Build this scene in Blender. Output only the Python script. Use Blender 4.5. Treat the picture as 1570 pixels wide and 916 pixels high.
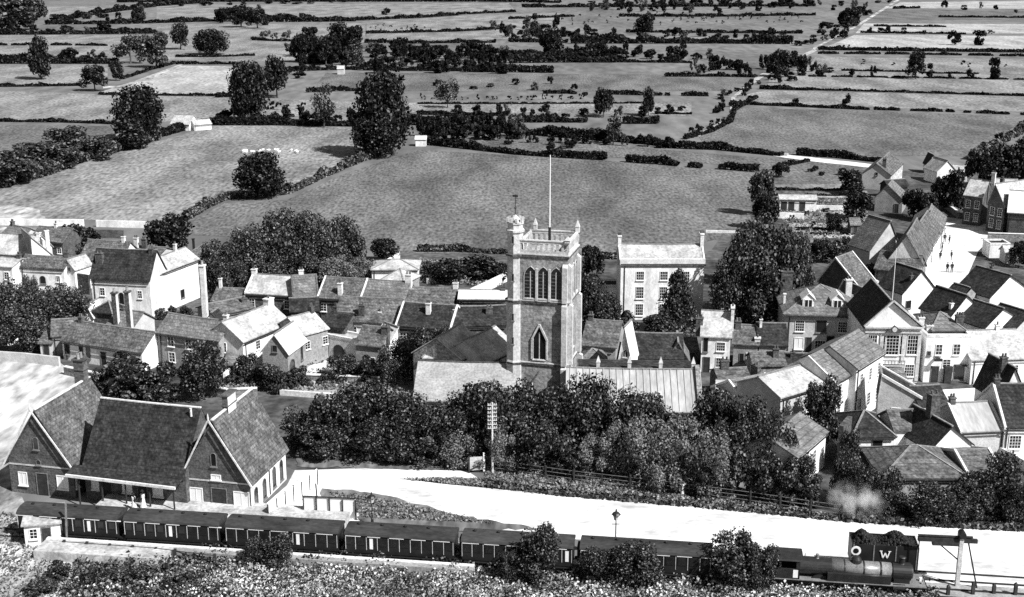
import bpy, math, random
import numpy as np
R = math.radians
rng = random.Random(7)
nr = np.random.RandomState(11)
for o in list(bpy.data.objects): bpy.data.objects.remove(o)
scene = bpy.context.scene
COL = scene.collection

# ------------------------------------------------------------ camera, sky, sun, exposure
F = 1940.0; H = 52.2; TH = math.atan(528 / F); CT, ST = math.cos(TH), math.sin(TH)
cam_d = bpy.data.cameras.new('camera'); cam = bpy.data.objects.new('camera', cam_d); COL.objects.link(cam)
cam.location = (0, 0, H); cam.rotation_euler = (R(90) - TH, 0, 0)
cam_d.sensor_width = 36; cam_d.lens = 36 * F / 1570; cam_d.clip_start = 1; cam_d.clip_end = 20000
scene.camera = cam
SUN_EL = 46; SUN_AZ = -38      # azimuth measured from +x
sun_dir = (math.cos(R(SUN_EL)) * math.cos(R(SUN_AZ)), math.cos(R(SUN_EL)) * math.sin(R(SUN_AZ)), math.sin(R(SUN_EL)))
world = bpy.data.worlds.new('World'); scene.world = world; world.use_nodes = True
wt = world.node_tree; wt.nodes.clear()
sky = wt.nodes.new('ShaderNodeTexSky'); sky.sky_type = 'NISHITA'; sky.sun_disc = False
sky.sun_elevation = R(SUN_EL); sky.sun_rotation = R(90 - SUN_AZ)
bw = wt.nodes.new('ShaderNodeRGBToBW'); bg = wt.nodes.new('ShaderNodeBackground'); wo = wt.nodes.new('ShaderNodeOutputWorld')
wt.links.new(sky.outputs[0], bw.inputs[0]); wt.links.new(bw.outputs[0], bg.inputs[0]); wt.links.new(bg.outputs[0], wo.inputs[0])
bg.inputs[1].default_value = 0.05
sd = bpy.data.lights.new('sun', 'SUN'); sd.energy = 4.6; sd.angle = R(0.5); sd.color = (1, 1, 1)
sun = bpy.data.objects.new('sun', sd); COL.objects.link(sun)
from mathutils import Vector, Matrix
sun.rotation_euler = Vector(sun_dir).to_track_quat('Z', 'Y').to_euler()
sun.location = (60, -40, 90)
vs = scene.view_settings; vs.view_transform = 'Standard'; vs.look = 'None'; vs.gamma = 1; vs.exposure = 0.85
vs.use_curve_mapping = False
scene.display_settings.display_device = 'sRGB'
scene.cycles.max_bounces = 4; scene.cycles.diffuse_bounces = 2; scene.cycles.glossy_bounces = 1
scene.cycles.transmission_bounces = 1; scene.cycles.volume_bounces = 2; scene.cycles.transparent_max_bounces = 4
scene.cycles.use_denoising = False

def ray(px, py):
    u = (px - 785) / F; v = (py - 458) / F
    return (u, CT - v * ST, -ST - v * CT)
def P(px, py, z=0.0):
    dx, dy, dz = ray(px, py); t = (z - H) / dz
    return (dx * t, dy * t)
def mpp(py):                       # pixels per metre on the ground seen at picture row py
    return 0.0185 * (py + 70)

# ------------------------------------------------------------ materials
MATS = {}
def nodes_of(name):
    m = bpy.data.materials.new(name); m.use_nodes = True; nt = m.node_tree
    b = nt.nodes['Principled BSDF']
    return m, nt, b
def mat(name, lo, hi, scale=1.5, rough=0.9, bump=0.0, kind='noise', stretch=(1, 1, 1), detail=6, fine=0.0, fine_scale=12, contrast=0.22, courses=0.0, island=0.0, spec=0.2, world_co=False, patch=False):
    """grey material: large noise between lo and hi, optional fine mottling, courses (horizontal bands), per leaf variation"""
    m, nt, b = nodes_of(name); N = nt.nodes; L = nt.links
    tc = N.new('ShaderNodeTexCoord'); mp = N.new('ShaderNodeMapping'); mp.inputs['Scale'].default_value = stretch
    if world_co:
        geo0 = N.new('ShaderNodeNewGeometry'); L.new(geo0.outputs['Position'], mp.inputs[0])
    else:
        oi = N.new('ShaderNodeObjectInfo'); ml = N.new('ShaderNodeMath'); ml.operation = 'MULTIPLY'; ml.inputs[1].default_value = 90
        L.new(oi.outputs['Random'], ml.inputs[0]); L.new(ml.outputs[0], mp.inputs['Location']); L.new(tc.outputs['Object'], mp.inputs[0])
    nz = N.new('ShaderNodeTexNoise'); nz.inputs['Scale'].default_value = scale; nz.inputs['Detail'].default_value = detail
    nz.inputs['Roughness'].default_value = 0.65
    L.new(mp.outputs[0], nz.inputs['Vector'])
    mr = N.new('ShaderNodeMapRange'); mr.inputs[1].default_value = 0.5 - contrast; mr.inputs[2].default_value = 0.5 + contrast
    mr.inputs[3].default_value = lo; mr.inputs[4].default_value = hi
    L.new(nz.outputs['Fac'], mr.inputs[0]); val = mr.outputs[0]
    hsrc = nz.outputs['Fac']
    if fine:
        n2 = N.new('ShaderNodeTexNoise'); n2.inputs['Scale'].default_value = fine_scale; n2.inputs['Detail'].default_value = 4
        L.new(mp.outputs[0], n2.inputs['Vector'])
        m2 = N.new('ShaderNodeMapRange'); m2.inputs[1].default_value = 0.3; m2.inputs[2].default_value = 0.7
        m2.inputs[3].default_value = 1 - fine; m2.inputs[4].default_value = 1 + fine
        L.new(n2.outputs['Fac'], m2.inputs[0])
        mu = N.new('ShaderNodeMath'); mu.operation = 'MULTIPLY'; L.new(val, mu.inputs[0]); L.new(m2.outputs[0], mu.inputs[1]); val = mu.outputs[0]
        hsrc = n2.outputs['Fac']
    if kind == 'brick' or kind == 'tile':
        bt = N.new('ShaderNodeTexBrick'); bt.inputs['Scale'].default_value = 1
        bt.inputs['Color1'].default_value = (1, 1, 1, 1); bt.inputs['Color2'].default_value = (0.62, 0.62, 0.62, 1)
        bt.inputs['Mortar'].default_value = (0.5, 0.5, 0.5, 1) if kind == 'tile' else (0.95, 0.95, 0.95, 1)
        bt.inputs['Brick Width'].default_value = 0.42 if kind == 'tile' else 0.6
        bt.inputs['Row Height'].default_value = 0.3 if kind == 'tile' else 0.26
        bt.inputs['Mortar Size'].default_value = 0.03 if kind == 'tile' else 0.025
        cx = N.new('ShaderNodeSeparateXYZ'); L.new(tc.outputs['Object'], cx.inputs[0])
        ad = N.new('ShaderNodeMath'); ad.operation = 'ADD'; L.new(cx.outputs[0], ad.inputs[0]); L.new(cx.outputs[1], ad.inputs[1])
        cb = N.new('ShaderNodeCombineXYZ'); L.new(ad.outputs[0], cb.inputs[0]); L.new(cx.outputs[2], cb.inputs[1])
        L.new(cb.outputs[0], bt.inputs['Vector'])
        b2 = N.new('ShaderNodeRGBToBW'); L.new(bt.outputs['Color'], b2.inputs[0])
        mu = N.new('ShaderNodeMath'); mu.operation = 'MULTIPLY'; L.new(val, mu.inputs[0]); L.new(b2.outputs[0], mu.inputs[1]); val = mu.outputs[0]
    if courses:
        wv = N.new('ShaderNodeTexWave'); wv.wave_type = 'BANDS'; wv.bands_direction = 'X'
        wv.inputs['Scale'].default_value = courses; wv.inputs['Distortion'].default_value = 1.0; wv.inputs['Detail'].default_value = 2
        L.new(tc.outputs['Object'], wv.inputs['Vector'])
        m3 = N.new('ShaderNodeMapRange'); m3.inputs[3].default_value = 0.72; m3.inputs[4].default_value = 1.08; L.new(wv.outputs['Fac'], m3.inputs[0])
        mu = N.new('ShaderNodeMath'); mu.operation = 'MULTIPLY'; L.new(val, mu.inputs[0]); L.new(m3.outputs[0], mu.inputs[1]); val = mu.outputs[0]
    if island:
        ge = N.new('ShaderNodeNewGeometry'); pw = N.new('ShaderNodeMath'); pw.operation = 'POWER'; pw.inputs[1].default_value = island
        L.new(ge.outputs['Random Per Island'], pw.inputs[0])
        m4 = N.new('ShaderNodeMapRange'); m4.inputs[3].default_value = lo; m4.inputs[4].default_value = hi; L.new(pw.outputs[0], m4.inputs[0])
        val = m4.outputs[0]
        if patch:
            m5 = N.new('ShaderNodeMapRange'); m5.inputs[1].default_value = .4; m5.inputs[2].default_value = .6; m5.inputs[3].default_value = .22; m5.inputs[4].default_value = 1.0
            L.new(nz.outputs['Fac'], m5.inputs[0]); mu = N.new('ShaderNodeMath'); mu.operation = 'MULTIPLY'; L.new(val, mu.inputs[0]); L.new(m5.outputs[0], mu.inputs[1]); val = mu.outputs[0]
    L.new(val, b.inputs['Base Color']); b.inputs['Roughness'].default_value = rough
    b.inputs['Specular IOR Level'].default_value = spec
    if bump:
        bp = N.new('ShaderNodeBump'); bp.inputs['Strength'].default_value = bump; bp.inputs['Distance'].default_value = 0.1
        L.new(hsrc, bp.inputs['Height']); L.new(bp.outputs[0], b.inputs['Normal'])
    MATS[name] = m; return m
mat('white_wall', 0.5, 0.9, 0.6, contrast=0.17, fine=0.14, fine_scale=5, bump=0.2, stretch=(1, 1, .5))
mat('cream_wall', 0.34, 0.55, 0.7, fine=0.16, fine_scale=5, bump=0.2)
mat('grey_wall', 0.18, 0.34, 0.8, fine=0.25, fine_scale=5, bump=0.3)
mat('stone', 0.14, 0.30, 1.0, fine=0.4, fine_scale=4, bump=0.5, kind='brick')
mat('tower_stone', 0.15, 0.42, 0.5, fine=0.35, fine_scale=3.5, bump=0.5, kind='brick', contrast=0.2)
mat('dressed_stone', 0.32, 0.6, 0.8, fine=0.22, fine_scale=4, bump=0.2)
mat('dark_stone', 0.05, 0.13, 1.0, fine=0.5, fine_scale=4, bump=0.5, kind='brick')
mat('brick', 0.06, 0.15, 0.8, fine=0.4, fine_scale=6, bump=0.3, kind='brick')
mat('tile_roof', 0.055, 0.20, 0.9, fine=0.5, fine_scale=3.5, bump=0.6, kind='tile', contrast=0.18)
mat('dark_roof', 0.012, 0.06, 0.9, fine=0.6, fine_scale=3.5, bump=0.6, kind='tile', contrast=0.18)
mat('grey_roof', 0.10, 0.25, 0.8, fine=0.35, fine_scale=4, bump=0.5, kind='tile', contrast=0.2)
mat('light_roof', 0.22, 0.5, 0.5, fine=0.3, fine_scale=3, bump=0.4, contrast=0.18)
mat('lead_roof', 0.2, 0.42, 0.5, fine=0.18, fine_scale=3, bump=0.2, rough=0.6, contrast=0.2, stretch=(1, .3, .3))
mat('lead_grey', 0.2, 0.34, 0.5, fine=0.25, fine_scale=4, bump=0.3, rough=0.7, contrast=0.2)
mat('coping', 0.45, 0.75, 1.5, fine=0.2, fine_scale=6)
mat('ridge_tile', 0.10, 0.3, 2.5, fine=0.3, fine_scale=8)
mat('glass', 0.008, 0.02, 1, rough=0.15, spec=0.5)
mat('blind', 0.7, 0.82, 1, rough=0.8)
mat('white_paint', 0.7, 0.82, 2, rough=0.5)
mat('dark_wood', 0.015, 0.05, 2, fine=0.3)
mat('weathered_wood', 0.08, 0.22, 2, fine=0.3)
mat('pale_wood', 0.35, 0.6, 3, fine=0.3)
mat('black_iron', 0.008, 0.02, 2, rough=0.5, spec=0.4)
mat('loco_paint', 0.012, 0.03, 1.5, rough=0.3, spec=0.5, fine=0.3)
mat('tank_paint', 0.10, 0.24, 1.5, rough=0.3, spec=0.6, fine=0.3)
mat('coach_paint', 0.008, 0.02, 1, rough=0.5, spec=0.2)
mat('coach_roof', 0.015, 0.055, 0.6, rough=0.7, fine=0.3, fine_scale=5, stretch=(.4, 1, 1))
mat('coal', 0.006, 0.03, 3, fine=0.5, bump=1.0, rough=0.5)
mat('leaf_dark', 0.005, 0.19, island=4.5, rough=0.65, spec=0.25)  # the few bright leaves are glints of light put into the colour
mat('leaf_mid', 0.008, 0.2, island=3.5, rough=0.65, spec=0.25)  # bright leaves are painted highlights here too
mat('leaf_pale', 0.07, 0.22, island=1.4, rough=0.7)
mat('leaf_black', 0.003, 0.11, island=4.5, rough=0.8, spec=0.1)  # painted leaf highlights kept low
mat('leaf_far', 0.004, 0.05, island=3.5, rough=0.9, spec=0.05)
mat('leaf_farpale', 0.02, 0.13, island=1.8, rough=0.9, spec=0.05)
mat('scrub', 0.012, 0.85, 0.28, island=1.9, rough=0.9, patch=True)
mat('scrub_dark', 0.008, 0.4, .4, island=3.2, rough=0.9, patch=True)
mat('tuft', 0.04, 0.30, island=1.6, rough=0.9)
mat('bark', 0.03, 0.09, 3, fine=0.4)
mat('road', 0.36, 0.84, 0.3, fine=0.2, fine_scale=1.6, rough=0.95, contrast=0.2, stretch=(.5, 1, 1), world_co=True)
mat('far_grass', 0.08, 0.18, 0.02, fine=0.3, fine_scale=0.22, stretch=(1, .3, 1), contrast=0.2, detail=12, world_co=True)
mat('yard_earth', 0.02, 0.11, 0.12, fine=0.5, fine_scale=0.9, contrast=0.16, detail=10, bump=0.5, world_co=True)
def grass(name, lo, hi, f=0.3, fs=0.7, st=(1, .35, 1)):
    mat(name, lo, hi, 0.07, fine=f, fine_scale=fs, stretch=st, contrast=0.12, detail=14, bump=0.3, world_co=True)
grass('field_mid', 0.07, 0.15, 0.6, 1.6); grass('field_light', 0.115, 0.24, 0.55, 1.2); grass('field_bright', 0.22, 0.38, 0.4, .8)
grass('field_dark', 0.07, 0.13, 0.35); grass('field_pale', 0.12, 0.5, 0.6, .6); grass('bank_grass', 0.05, 0.17, 0.5, 1.2)
grass('near_grass', 0.10, 0.8, 0.6, 1.0, (1, .5, 1)); grass('lawn', 0.2, 0.3, 0.15)
mat('sheep_wool', 0.7, 0.8, 2); mat('suit', 0.015, 0.03, 2); mat('dress', 0.55, 0.7, 2); mat('skin', 0.3, 0.36, 2)

# ------------------------------------------------------------ object helpers
class MB:
    def __init__(s): s.v = []; s.f = []; s.smooth = False
    def add(s, vs, fs):
        k = len(s.v); s.v += [tuple(p) for p in vs]; s.f += [tuple(i + k for i in q) for q in fs]; return s
    def box(s, x0, y0, z0, x1, y1, z1):
        return s.add([(x0, y0, z0), (x1, y0, z0), (x1, y1, z0), (x0, y1, z0), (x0, y0, z1), (x1, y0, z1), (x1, y1, z1), (x0, y1, z1)],
                     [(3, 2, 1, 0), (4, 5, 6, 7), (0, 1, 5, 4), (1, 2, 6, 5), (2, 3, 7, 6), (3, 0, 4, 7)])
    def slab(s, poly, t=0.15, d=(0, 0, 1)):
        n = len(poly); top = [(p[0] + d[0] * t, p[1] + d[1] * t, p[2] + d[2] * t) for p in poly]
        fs = [tuple(range(n))[::-1], tuple(range(n, 2 * n))] + [(i, (i + 1) % n, n + (i + 1) % n, n + i) for i in range(n)]
        return s.add(list(poly) + top, fs)
    def bar(s, a, b, w, h=None):
        h = h or w; a = Vector(a); b = Vector(b); d = (b - a).normalized()
        u = d.cross(Vector((0, 0, 1)));
        if u.length < 1e-3: u = Vector((1, 0, 0))
        u.normalize(); v = u.cross(d).normalized(); u = u * w / 2; v = v * h / 2
        q = [a - u - v, a + u - v, a + u + v, a - u + v, b - u - v, b + u - v, b + u + v, b - u + v]
        return s.add(q, [(3, 2, 1, 0), (4, 5, 6, 7), (0, 1, 5, 4), (1, 2, 6, 5), (2, 3, 7, 6), (3, 0, 4, 7)])
    def tube(s, pts, rs, n=8):
        k0 = len(s.v); m = len(pts)
        for i, (p, r) in enumerate(zip(pts, rs)):
            p = Vector(p); a = Vector(pts[max(0, i - 1)]); b = Vector(pts[min(m - 1, i + 1)]); d = (b - a)
            d = d.normalized() if d.length > 1e-6 else Vector((0, 0, 1))
            u = d.cross(Vector((0, 0, 1)));
            if u.length < 1e-2: u = Vector((1, 0, 0))
            u.normalize(); v = d.cross(u).normalized()
            for j in range(n):
                t = 2 * math.pi * j / n; s.v.append(tuple(p + (u * math.cos(t) + v * math.sin(t)) * r))
        for i in range(m - 1):
            for j in range(n):
                s.f.append((k0 + i * n + j, k0 + i * n + (j + 1) % n, k0 + (i + 1) * n + (j + 1) % n, k0 + (i + 1) * n + j))
        s.f.append(tuple(k0 + j for j in range(n))[::-1]); s.f.append(tuple(k0 + (m - 1) * n + j for j in range(n)))
        return s
    def lathe(s, prof, c=(0, 0), n=12):
        return s.tube([(c[0], c[1], z) for r, z in prof], [max(r, .001) for r, z in prof], n)
    def mesh(s, name, m):
        me = bpy.data.meshes.new(name); me.from_pydata(s.v, [], s.f); me.update()
        if s.smooth: me.polygons.foreach_set('use_smooth', [True] * len(me.polygons))
        if m: me.materials.append(MATS[m])
        return me
    def build(s, name, m, parent=None):
        o = bpy.data.objects.new(name, s.mesh(name, m)); COL.objects.link(o)
        if parent: o.parent = parent
        return o
def tag(o, label=None, cat=None, group=None, kind=None):
    if label: o['label'] = label
    if cat: o['category'] = cat
    if group: o['group'] = group
    if kind: o['kind'] = kind
    return o
def empty(name, loc, rz=0, label=None, cat=None, group=None):
    o = bpy.data.objects.new(name, None); COL.objects.link(o); o.location = loc; o.rotation_euler = (0, 0, rz)
    o.empty_display_size = 0.3
    return tag(o, label, cat, group)
def copy_tree(o, parent=None):
    c = o.copy(); COL.objects.link(c); c.parent = parent
    for ch in [x for x in o.children]: copy_tree(ch, c)
    return c
def sheet(name, pts, z, m, kind='structure', label=None, jag=0.0):
    """flat ground sheet from picture-located ground points, optional ragged edge"""
    w = [P(*p) for p in pts]
    if jag:
        out = []
        for i, a in enumerate(w):
            b = w[(i + 1) % len(w)]; d = math.hypot(b[0] - a[0], b[1] - a[1]); n = max(1, int(d / (jag * 2.5)))
            for k in range(n):
                t = k / n; out.append((a[0] + (b[0] - a[0]) * t + rng.uniform(-jag, jag) * (k > 0), a[1] + (b[1] - a[1]) * t + rng.uniform(-jag, jag) * (k > 0)))
        w = out
    mb = MB(); mb.add([(x, y, z) for x, y in w], [tuple(range(len(w)))])
    o = mb.build(name, m); me = o.data
    if me.polygons[0].normal.z < 0: me.flip_normals()
    return tag(o, label, None, None, kind)

# ------------------------------------------------------------ ground, fields, roads
g = MB(); g.add([(-6000, -300, 0), (6000, -300, 0), (6000, 14000, 0), (-6000, 14000, 0)], [(0, 1, 2, 3)])
tag(g.build('ground', 'far_grass'), kind='structure')
Z1 = .02
sheet('village_ground', [(-60, 430), (0, 420), (230, 400), (300, 385), (560, 395), (630, 385), (775, 388), (950, 400), (1090, 385), (1150, 300), (1200, 260), (1340, 262), (1500, 262), (1660, 250), (1800, 620), (1800, 830), (1570, 805), (1200, 780), (740, 725), (450, 720), (180, 600), (-60, 580)], Z1, 'yard_earth')
FIELDS = [('field', 'field_mid', [(640, 230), (930, 247), (1160, 266), (1150, 330), (1155, 352), (1080, 372), (900, 392), (600, 388), (480, 370), (282, 360), (290, 340), (345, 312), (440, 307), (520, 270)]),
 ('field', 'field_light', [(330, 193), (545, 196), (580, 225), (560, 243), (500, 268), (440, 296), (345, 303), (300, 328), (240, 340), (0, 335), (-80, 330), (-80, 312), (60, 273), (240, 218)]),
 ('field', 'field_mid', [(-60, 192), (190, 194), (150, 225), (60, 235), (-60, 225)]),
 ('field', 'field_light', [(-60, 137), (150, 145), (355, 150), (350, 187), (180, 187), (-60, 184)]),
 ('field', 'field_bright', [(205, 125), (270, 101), (365, 102), (355, 145), (150, 143)]),
 ('field', 'field_light', [(-80, 100), (165, 100), (165, 130), (-80, 130)]),
 ('field', 'field_light', [(-60, 54), (230, 54), (170, 95), (-60, 92)]),
 ('field', 'field_light', [(240, 38), (560, 36), (560, 64), (480, 95), (240, 93)]),
 ('field', 'field_light', [(70, 11), (230, 8), (240, 10), (90, 34), (70, 34)]),
 ('field', 'field_light', [(240, 8), (780, 5), (790, 17), (700, 21), (545, 29), (240, 34)]),
 ('field', 'field_light', [(562, 35), (700, 25), (860, 20), (860, 60), (562, 62)]),
 ('field', 'field_mid', [(500, 112), (1120, 115), (1140, 118), (1120, 140), (560, 140), (480, 135)]),
 ('field', 'field_light', [(410, 152), (630, 158), (1060, 156), (1060, 178), (660, 172), (400, 180)]),
 ('field', 'field_mid', [(1070, 208), (1120, 190), (1135, 166), (1330, 170), (1580, 180), (1480, 240), (1200, 238), (1080, 222)]),
 ('field', 'field_light', [(1120, 150), (1175, 139), (1680, 151), (1680, 175), (1330, 165), (1120, 156)]),
 ('field', 'field_light', [(1180, 120), (1235, 100), (1680, 122), (1680, 146), (1175, 135)]),
 ('field', 'field_light', [(1250, 88), (1680, 92), (1680, 118), (1235, 106)]),
 ('field', 'field_bright', [(1260, 75), (1310, 54), (1680, 56), (1680, 78), (1260, 76)]),
 ('field', 'field_bright', [(1325, 36), (1680, 38), (1680, 52), (1312, 51)]),
 ('field', 'field_bright', [(1380, 4), (1680, 0), (1680, 14), (1360, 13)]),
 ('field', 'field_mid', [(1345, 15), (1680, 16), (1680, 30), (1335, 32)]),
 ('field', 'field_light', [(960, 62), (1230, 66), (1230, 58), (960, 55)]),
 ('field', 'field_mid', [(640, 200), (780, 207), (1040, 232), (1200, 245), (1180, 258), (960, 243), (780, 232), (660, 212)]),
 ('field', 'field_mid', [(1195, 242), (1345, 255), (1310, 290), (1195, 286), (1190, 262)]),
 ('field', 'field_pale', [(-90, 545), (90, 555), (150, 600), (60, 640), (10, 700), (-90, 700)]),
]
for i, (n, m, pts) in enumerate(FIELDS): sheet(n, pts, 0.04 + 0.004 * (i % 3), m, jag=0)
tag(bpy.data.objects['ground'])
# pale patches painting the overexposed flare beside the left end of the village
sheet('flare_patch', [(-90, 300), (10, 312), (60, 322), (70, 336), (-90, 345)], .06, 'field_pale', jag=1.0)
sheet('flare_patch', [(-90, 345), (60, 350), (110, 362), (60, 372), (-90, 400)], .06, 'field_pale', jag=1.0)
# near ground, yard, roads
sheet('foreground_grass', [(-200, 700), (10, 700), (60, 830), (140, 850), (700, 872), (1400, 905), (1420, 1010), (-300, 1010)], .045, 'near_grass', jag=0)
sheet('station_yard', [(452, 722), (560, 719), (716, 723), (735, 735), (620, 736), (690, 744), (830, 757), (1000, 770), (1200, 787), (1330, 800), (1480, 805), (1800, 826), (1900, 1000), (1390, 930), (1240, 862), (1100, 845), (950, 832), (800, 823), (690, 812), (640, 800), (560, 800), (380, 798), (440, 745)], .05, 'road')
sheet('road', [(1440, 332), (1500, 340), (1530, 352), (1525, 362), (1500, 385), (1485, 420), (1483, 470), (1460, 500), (1425, 470), (1430, 440), (1410, 415), (1425, 395), (1445, 370), (1450, 350)], .06, 'road')
sheet('road', [(1415, 600), (1600, 590), (1700, 640), (1700, 760), (1560, 715), (1520, 650), (1420, 630)], .055, 'road')
sheet('lane', [(1381, -4), (1387, -4), (1317, 40), (1252, 74), (1248, 78), (1246, 74), (1311, 40)], .08, 'field_pale')
sheet('lane', [(1247, 76), (1253, 78), (1168, 120), (1127, 150), (1124, 180), (1072, 210), (1066, 208), (1118, 180), (1121, 150), (1162, 116)], .08, 'field_bright')
sheet('lane', [(1186, 236), (1245, 242), (1350, 254), (1345, 259), (1245, 248), (1186, 240)], .08, 'road')
sheet('lane', [(158, 133), (200, 131), (278, 98), (283, 98), (206, 135), (158, 136)], .08, 'field_pale')
sheet('bank', [(760, 705), (1000, 735), (1290, 790), (1570, 806), (1700, 815), (1700, 826), (1480, 806), (1200, 785), (830, 755), (690, 742), (610, 735), (740, 733)], .075, 'bank_grass', jag=.3)
sheet('bank', [(455, 690), (560, 692), (716, 700), (716, 722), (560, 719), (455, 716)], .075, 'bank_grass', jag=.3)
sheet('bank', [(494, 750), (540, 752), (585, 760), (640, 774), (690, 788), (760, 800), (830, 812), (700, 815), (550, 806), (548, 770), (494, 764)], .075, 'bank_grass', jag=.3)
sheet('lawn', [(428, 588), (590, 588), (640, 590), (700, 600), (600, 620), (520, 607), (428, 607)], .07, 'lawn', jag=.2)
sheet('garden_path', [(440, 585), (470, 555), (510, 545), (525, 552), (490, 570), (470, 587)], .075, 'road', jag=.2)
sheet('churchyard_grass', [(620, 600), (1100, 620), (1200, 690), (1290, 780), (1000, 733), (740, 700), (460, 688), (450, 640)], .065, 'bank_grass', jag=.3)
# garden strips north of the manor
for k, (y0, y1, m) in enumerate([(283, 290, 'field_light'), (293, 299, 'bank_grass'), (300, 304, 'field_bright'), (325, 337, 'field_pale'), (343, 349, 'field_bright'), (354, 358, 'field_light'), (361, 366, 'field_bright'), (371, 376, 'field_light'), (380, 386, 'field_mid')]):
    sheet('garden_bed', [(1175 + k * 8, y0), (1330, y0), (1330, y1), (1175 + k * 8, y1)], .07, m, jag=.25)

# ------------------------------------------------------------ foliage
def leaf_mesh(name, centers, normals, size, m, seed=0, spread=0.7, squash=1.0):
    """many separate leaf sprays (small bent quads) as one mesh"""
    r = np.random.RandomState(seed); n = len(centers); c = np.asarray(centers, float); nm = np.asarray(normals, float)
    nm = nm + r.normal(0, spread, (n, 3)); nm /= np.linalg.norm(nm, axis=1)[:, None] + 1e-9
    a = r.normal(0, 1, (n, 3)); u = np.cross(nm, a); u /= np.linalg.norm(u, axis=1)[:, None] + 1e-9; w = np.cross(nm, u)
    sz = (np.asarray(size) * r.uniform(0.6, 1.45, n))[:, None]
    u = u * sz; w = w * sz * r.uniform(0.55, 1.0, (n, 1))
    q = np.stack([c - u * .9, c - w * .8 + nm * sz * .2, c + u, c + w * .8 - nm * sz * .15], 1).reshape(-1, 3)
    q[:, 2] = np.maximum(q[:, 2], 0.0) if squash else q[:, 2]
    me = bpy.data.meshes.new(name); me.vertices.add(4 * n); me.vertices.foreach_set('co', q.astype(np.float32).ravel())
    me.loops.add(4 * n); me.loops.foreach_set('vertex_index', np.arange(4 * n, dtype=np.int32))
    me.polygons.add(n); me.polygons.foreach_set('loop_start', np.arange(0, 4 * n, 4, dtype=np.int32))
    me.polygons.foreach_set('loop_total', np.full(n, 4, np.int32)); me.update(); me.validate()
    me.materials.append(MATS[m]); return me
def crown_points(r, n, lobes, shape='round', zlo=0.12):
    """points on lumpy lobes inside an envelope of radius 1 and height 1"""
    L = []
    for i in range(lobes):
        z = r.uniform(zlo + .1, 0.9); 
        if shape == 'round': er = math.sqrt(max(0.05, 1 - ((z - 0.5) / 0.52) ** 2)) * 0.78
        elif shape == 'spread': er = (1 - ((z - .35) / .7) ** 2) * 0.85
        elif shape == 'cone': er = (1.02 - z) * 0.95
        else: er = 0.7
        er = max(er, .05); a = r.uniform(0, 2 * math.pi); d = er * math.sqrt(r.uniform(0.15, 1))
        L.append((d * math.cos(a), d * math.sin(a), z, r.uniform(0.2, 0.38) * (0.75 if shape == 'cone' else 1)))
    L = np.array(L); k = r.randint(0, lobes, n); d = r.normal(0, 1, (n, 3)); d /= np.linalg.norm(d, axis=1)[:, None]
    rad = L[k, 3] * np.where(r.uniform(0, 1, n) < .75, r.uniform(.82, 1.12, n), r.uniform(.2, .9, n))
    zs = 0.55
    c = L[k, :3] + d * np.stack([rad, rad, rad * zs], 1)
    keep = c[:, 2] > 0.0
    return c[keep], d[keep]
TREE_H = {}   # variants: (crown mesh, trunk mesh)
def trunk_mesh(r, name, ztop=.55, rad=.07):
    b = MB(); p = [(0, 0, -.02), (r.uniform(-.03, .03), r.uniform(-.03, .03), .18), (r.uniform(-.06, .06), r.uniform(-.06, .06), ztop)]
    b.tube(p, [rad, rad * .75, rad * .35], 7)
    for i in range(5):
        a = r.uniform(0, 6.28); z = r.uniform(.18, .4); d = r.uniform(.35, .6)
        b.tube([(0, 0, z), (d * .5 * math.cos(a), d * .5 * math.sin(a), z + .14), (d * math.cos(a), d * math.sin(a), z + r.uniform(.22, .4))], [rad * .45, rad * .3, rad * .12], 5)
    return b.mesh(name, 'bark')
def variant(key, n, lobes, leaf, m, shape='round', zlo=.12, spread=.7, k=3):
    out = []
    for i in range(k):
        r = np.random.RandomState(hash_(key) + i * 17); c, nrm = crown_points(r, n, lobes, shape, zlo); c = c * np.array([1, 1, 2.0])
        out.append((leaf_mesh('crown', c, nrm, leaf, m, i + 5, spread), trunk_mesh(r, 'trunk')))
    TREE_H[key] = out
def hash_(s): return sum(ord(c) * (i + 3) for i, c in enumerate(s)) % 9999
variant('near', 9000, 36, .045, 'leaf_dark', k=5)
variant('near_mid', 10000, 36, .04, 'leaf_mid', k=4)
variant('near_pale', 6000, 22, .042, 'leaf_pale', k=3, zlo=0)
variant('bush', 3600, 16, .07, 'leaf_dark', k=4, zlo=0)
variant('mid', 3800, 22, .075, 'leaf_black', k=4)
variant('field', 9000, 70, .055, 'leaf_black', k=3)
variant('mid_grey', 3600, 20, .07, 'leaf_mid', k=3)
variant('cedar', 6000, 70, .045, 'leaf_dark', 'cone', zlo=.0, k=1)
variant('far', 800, 12, .15, 'leaf_far', k=5, zlo=0)
variant('far_pale', 700, 10, .12, 'leaf_farpale', k=3, zlo=0)
variant('dot', 260, 5, .22, 'leaf_far', k=3, zlo=0)
variant('thin', 1600, 14, .06, 'leaf_dark', 'round', k=2, zlo=.3)
tcount = 0
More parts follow.
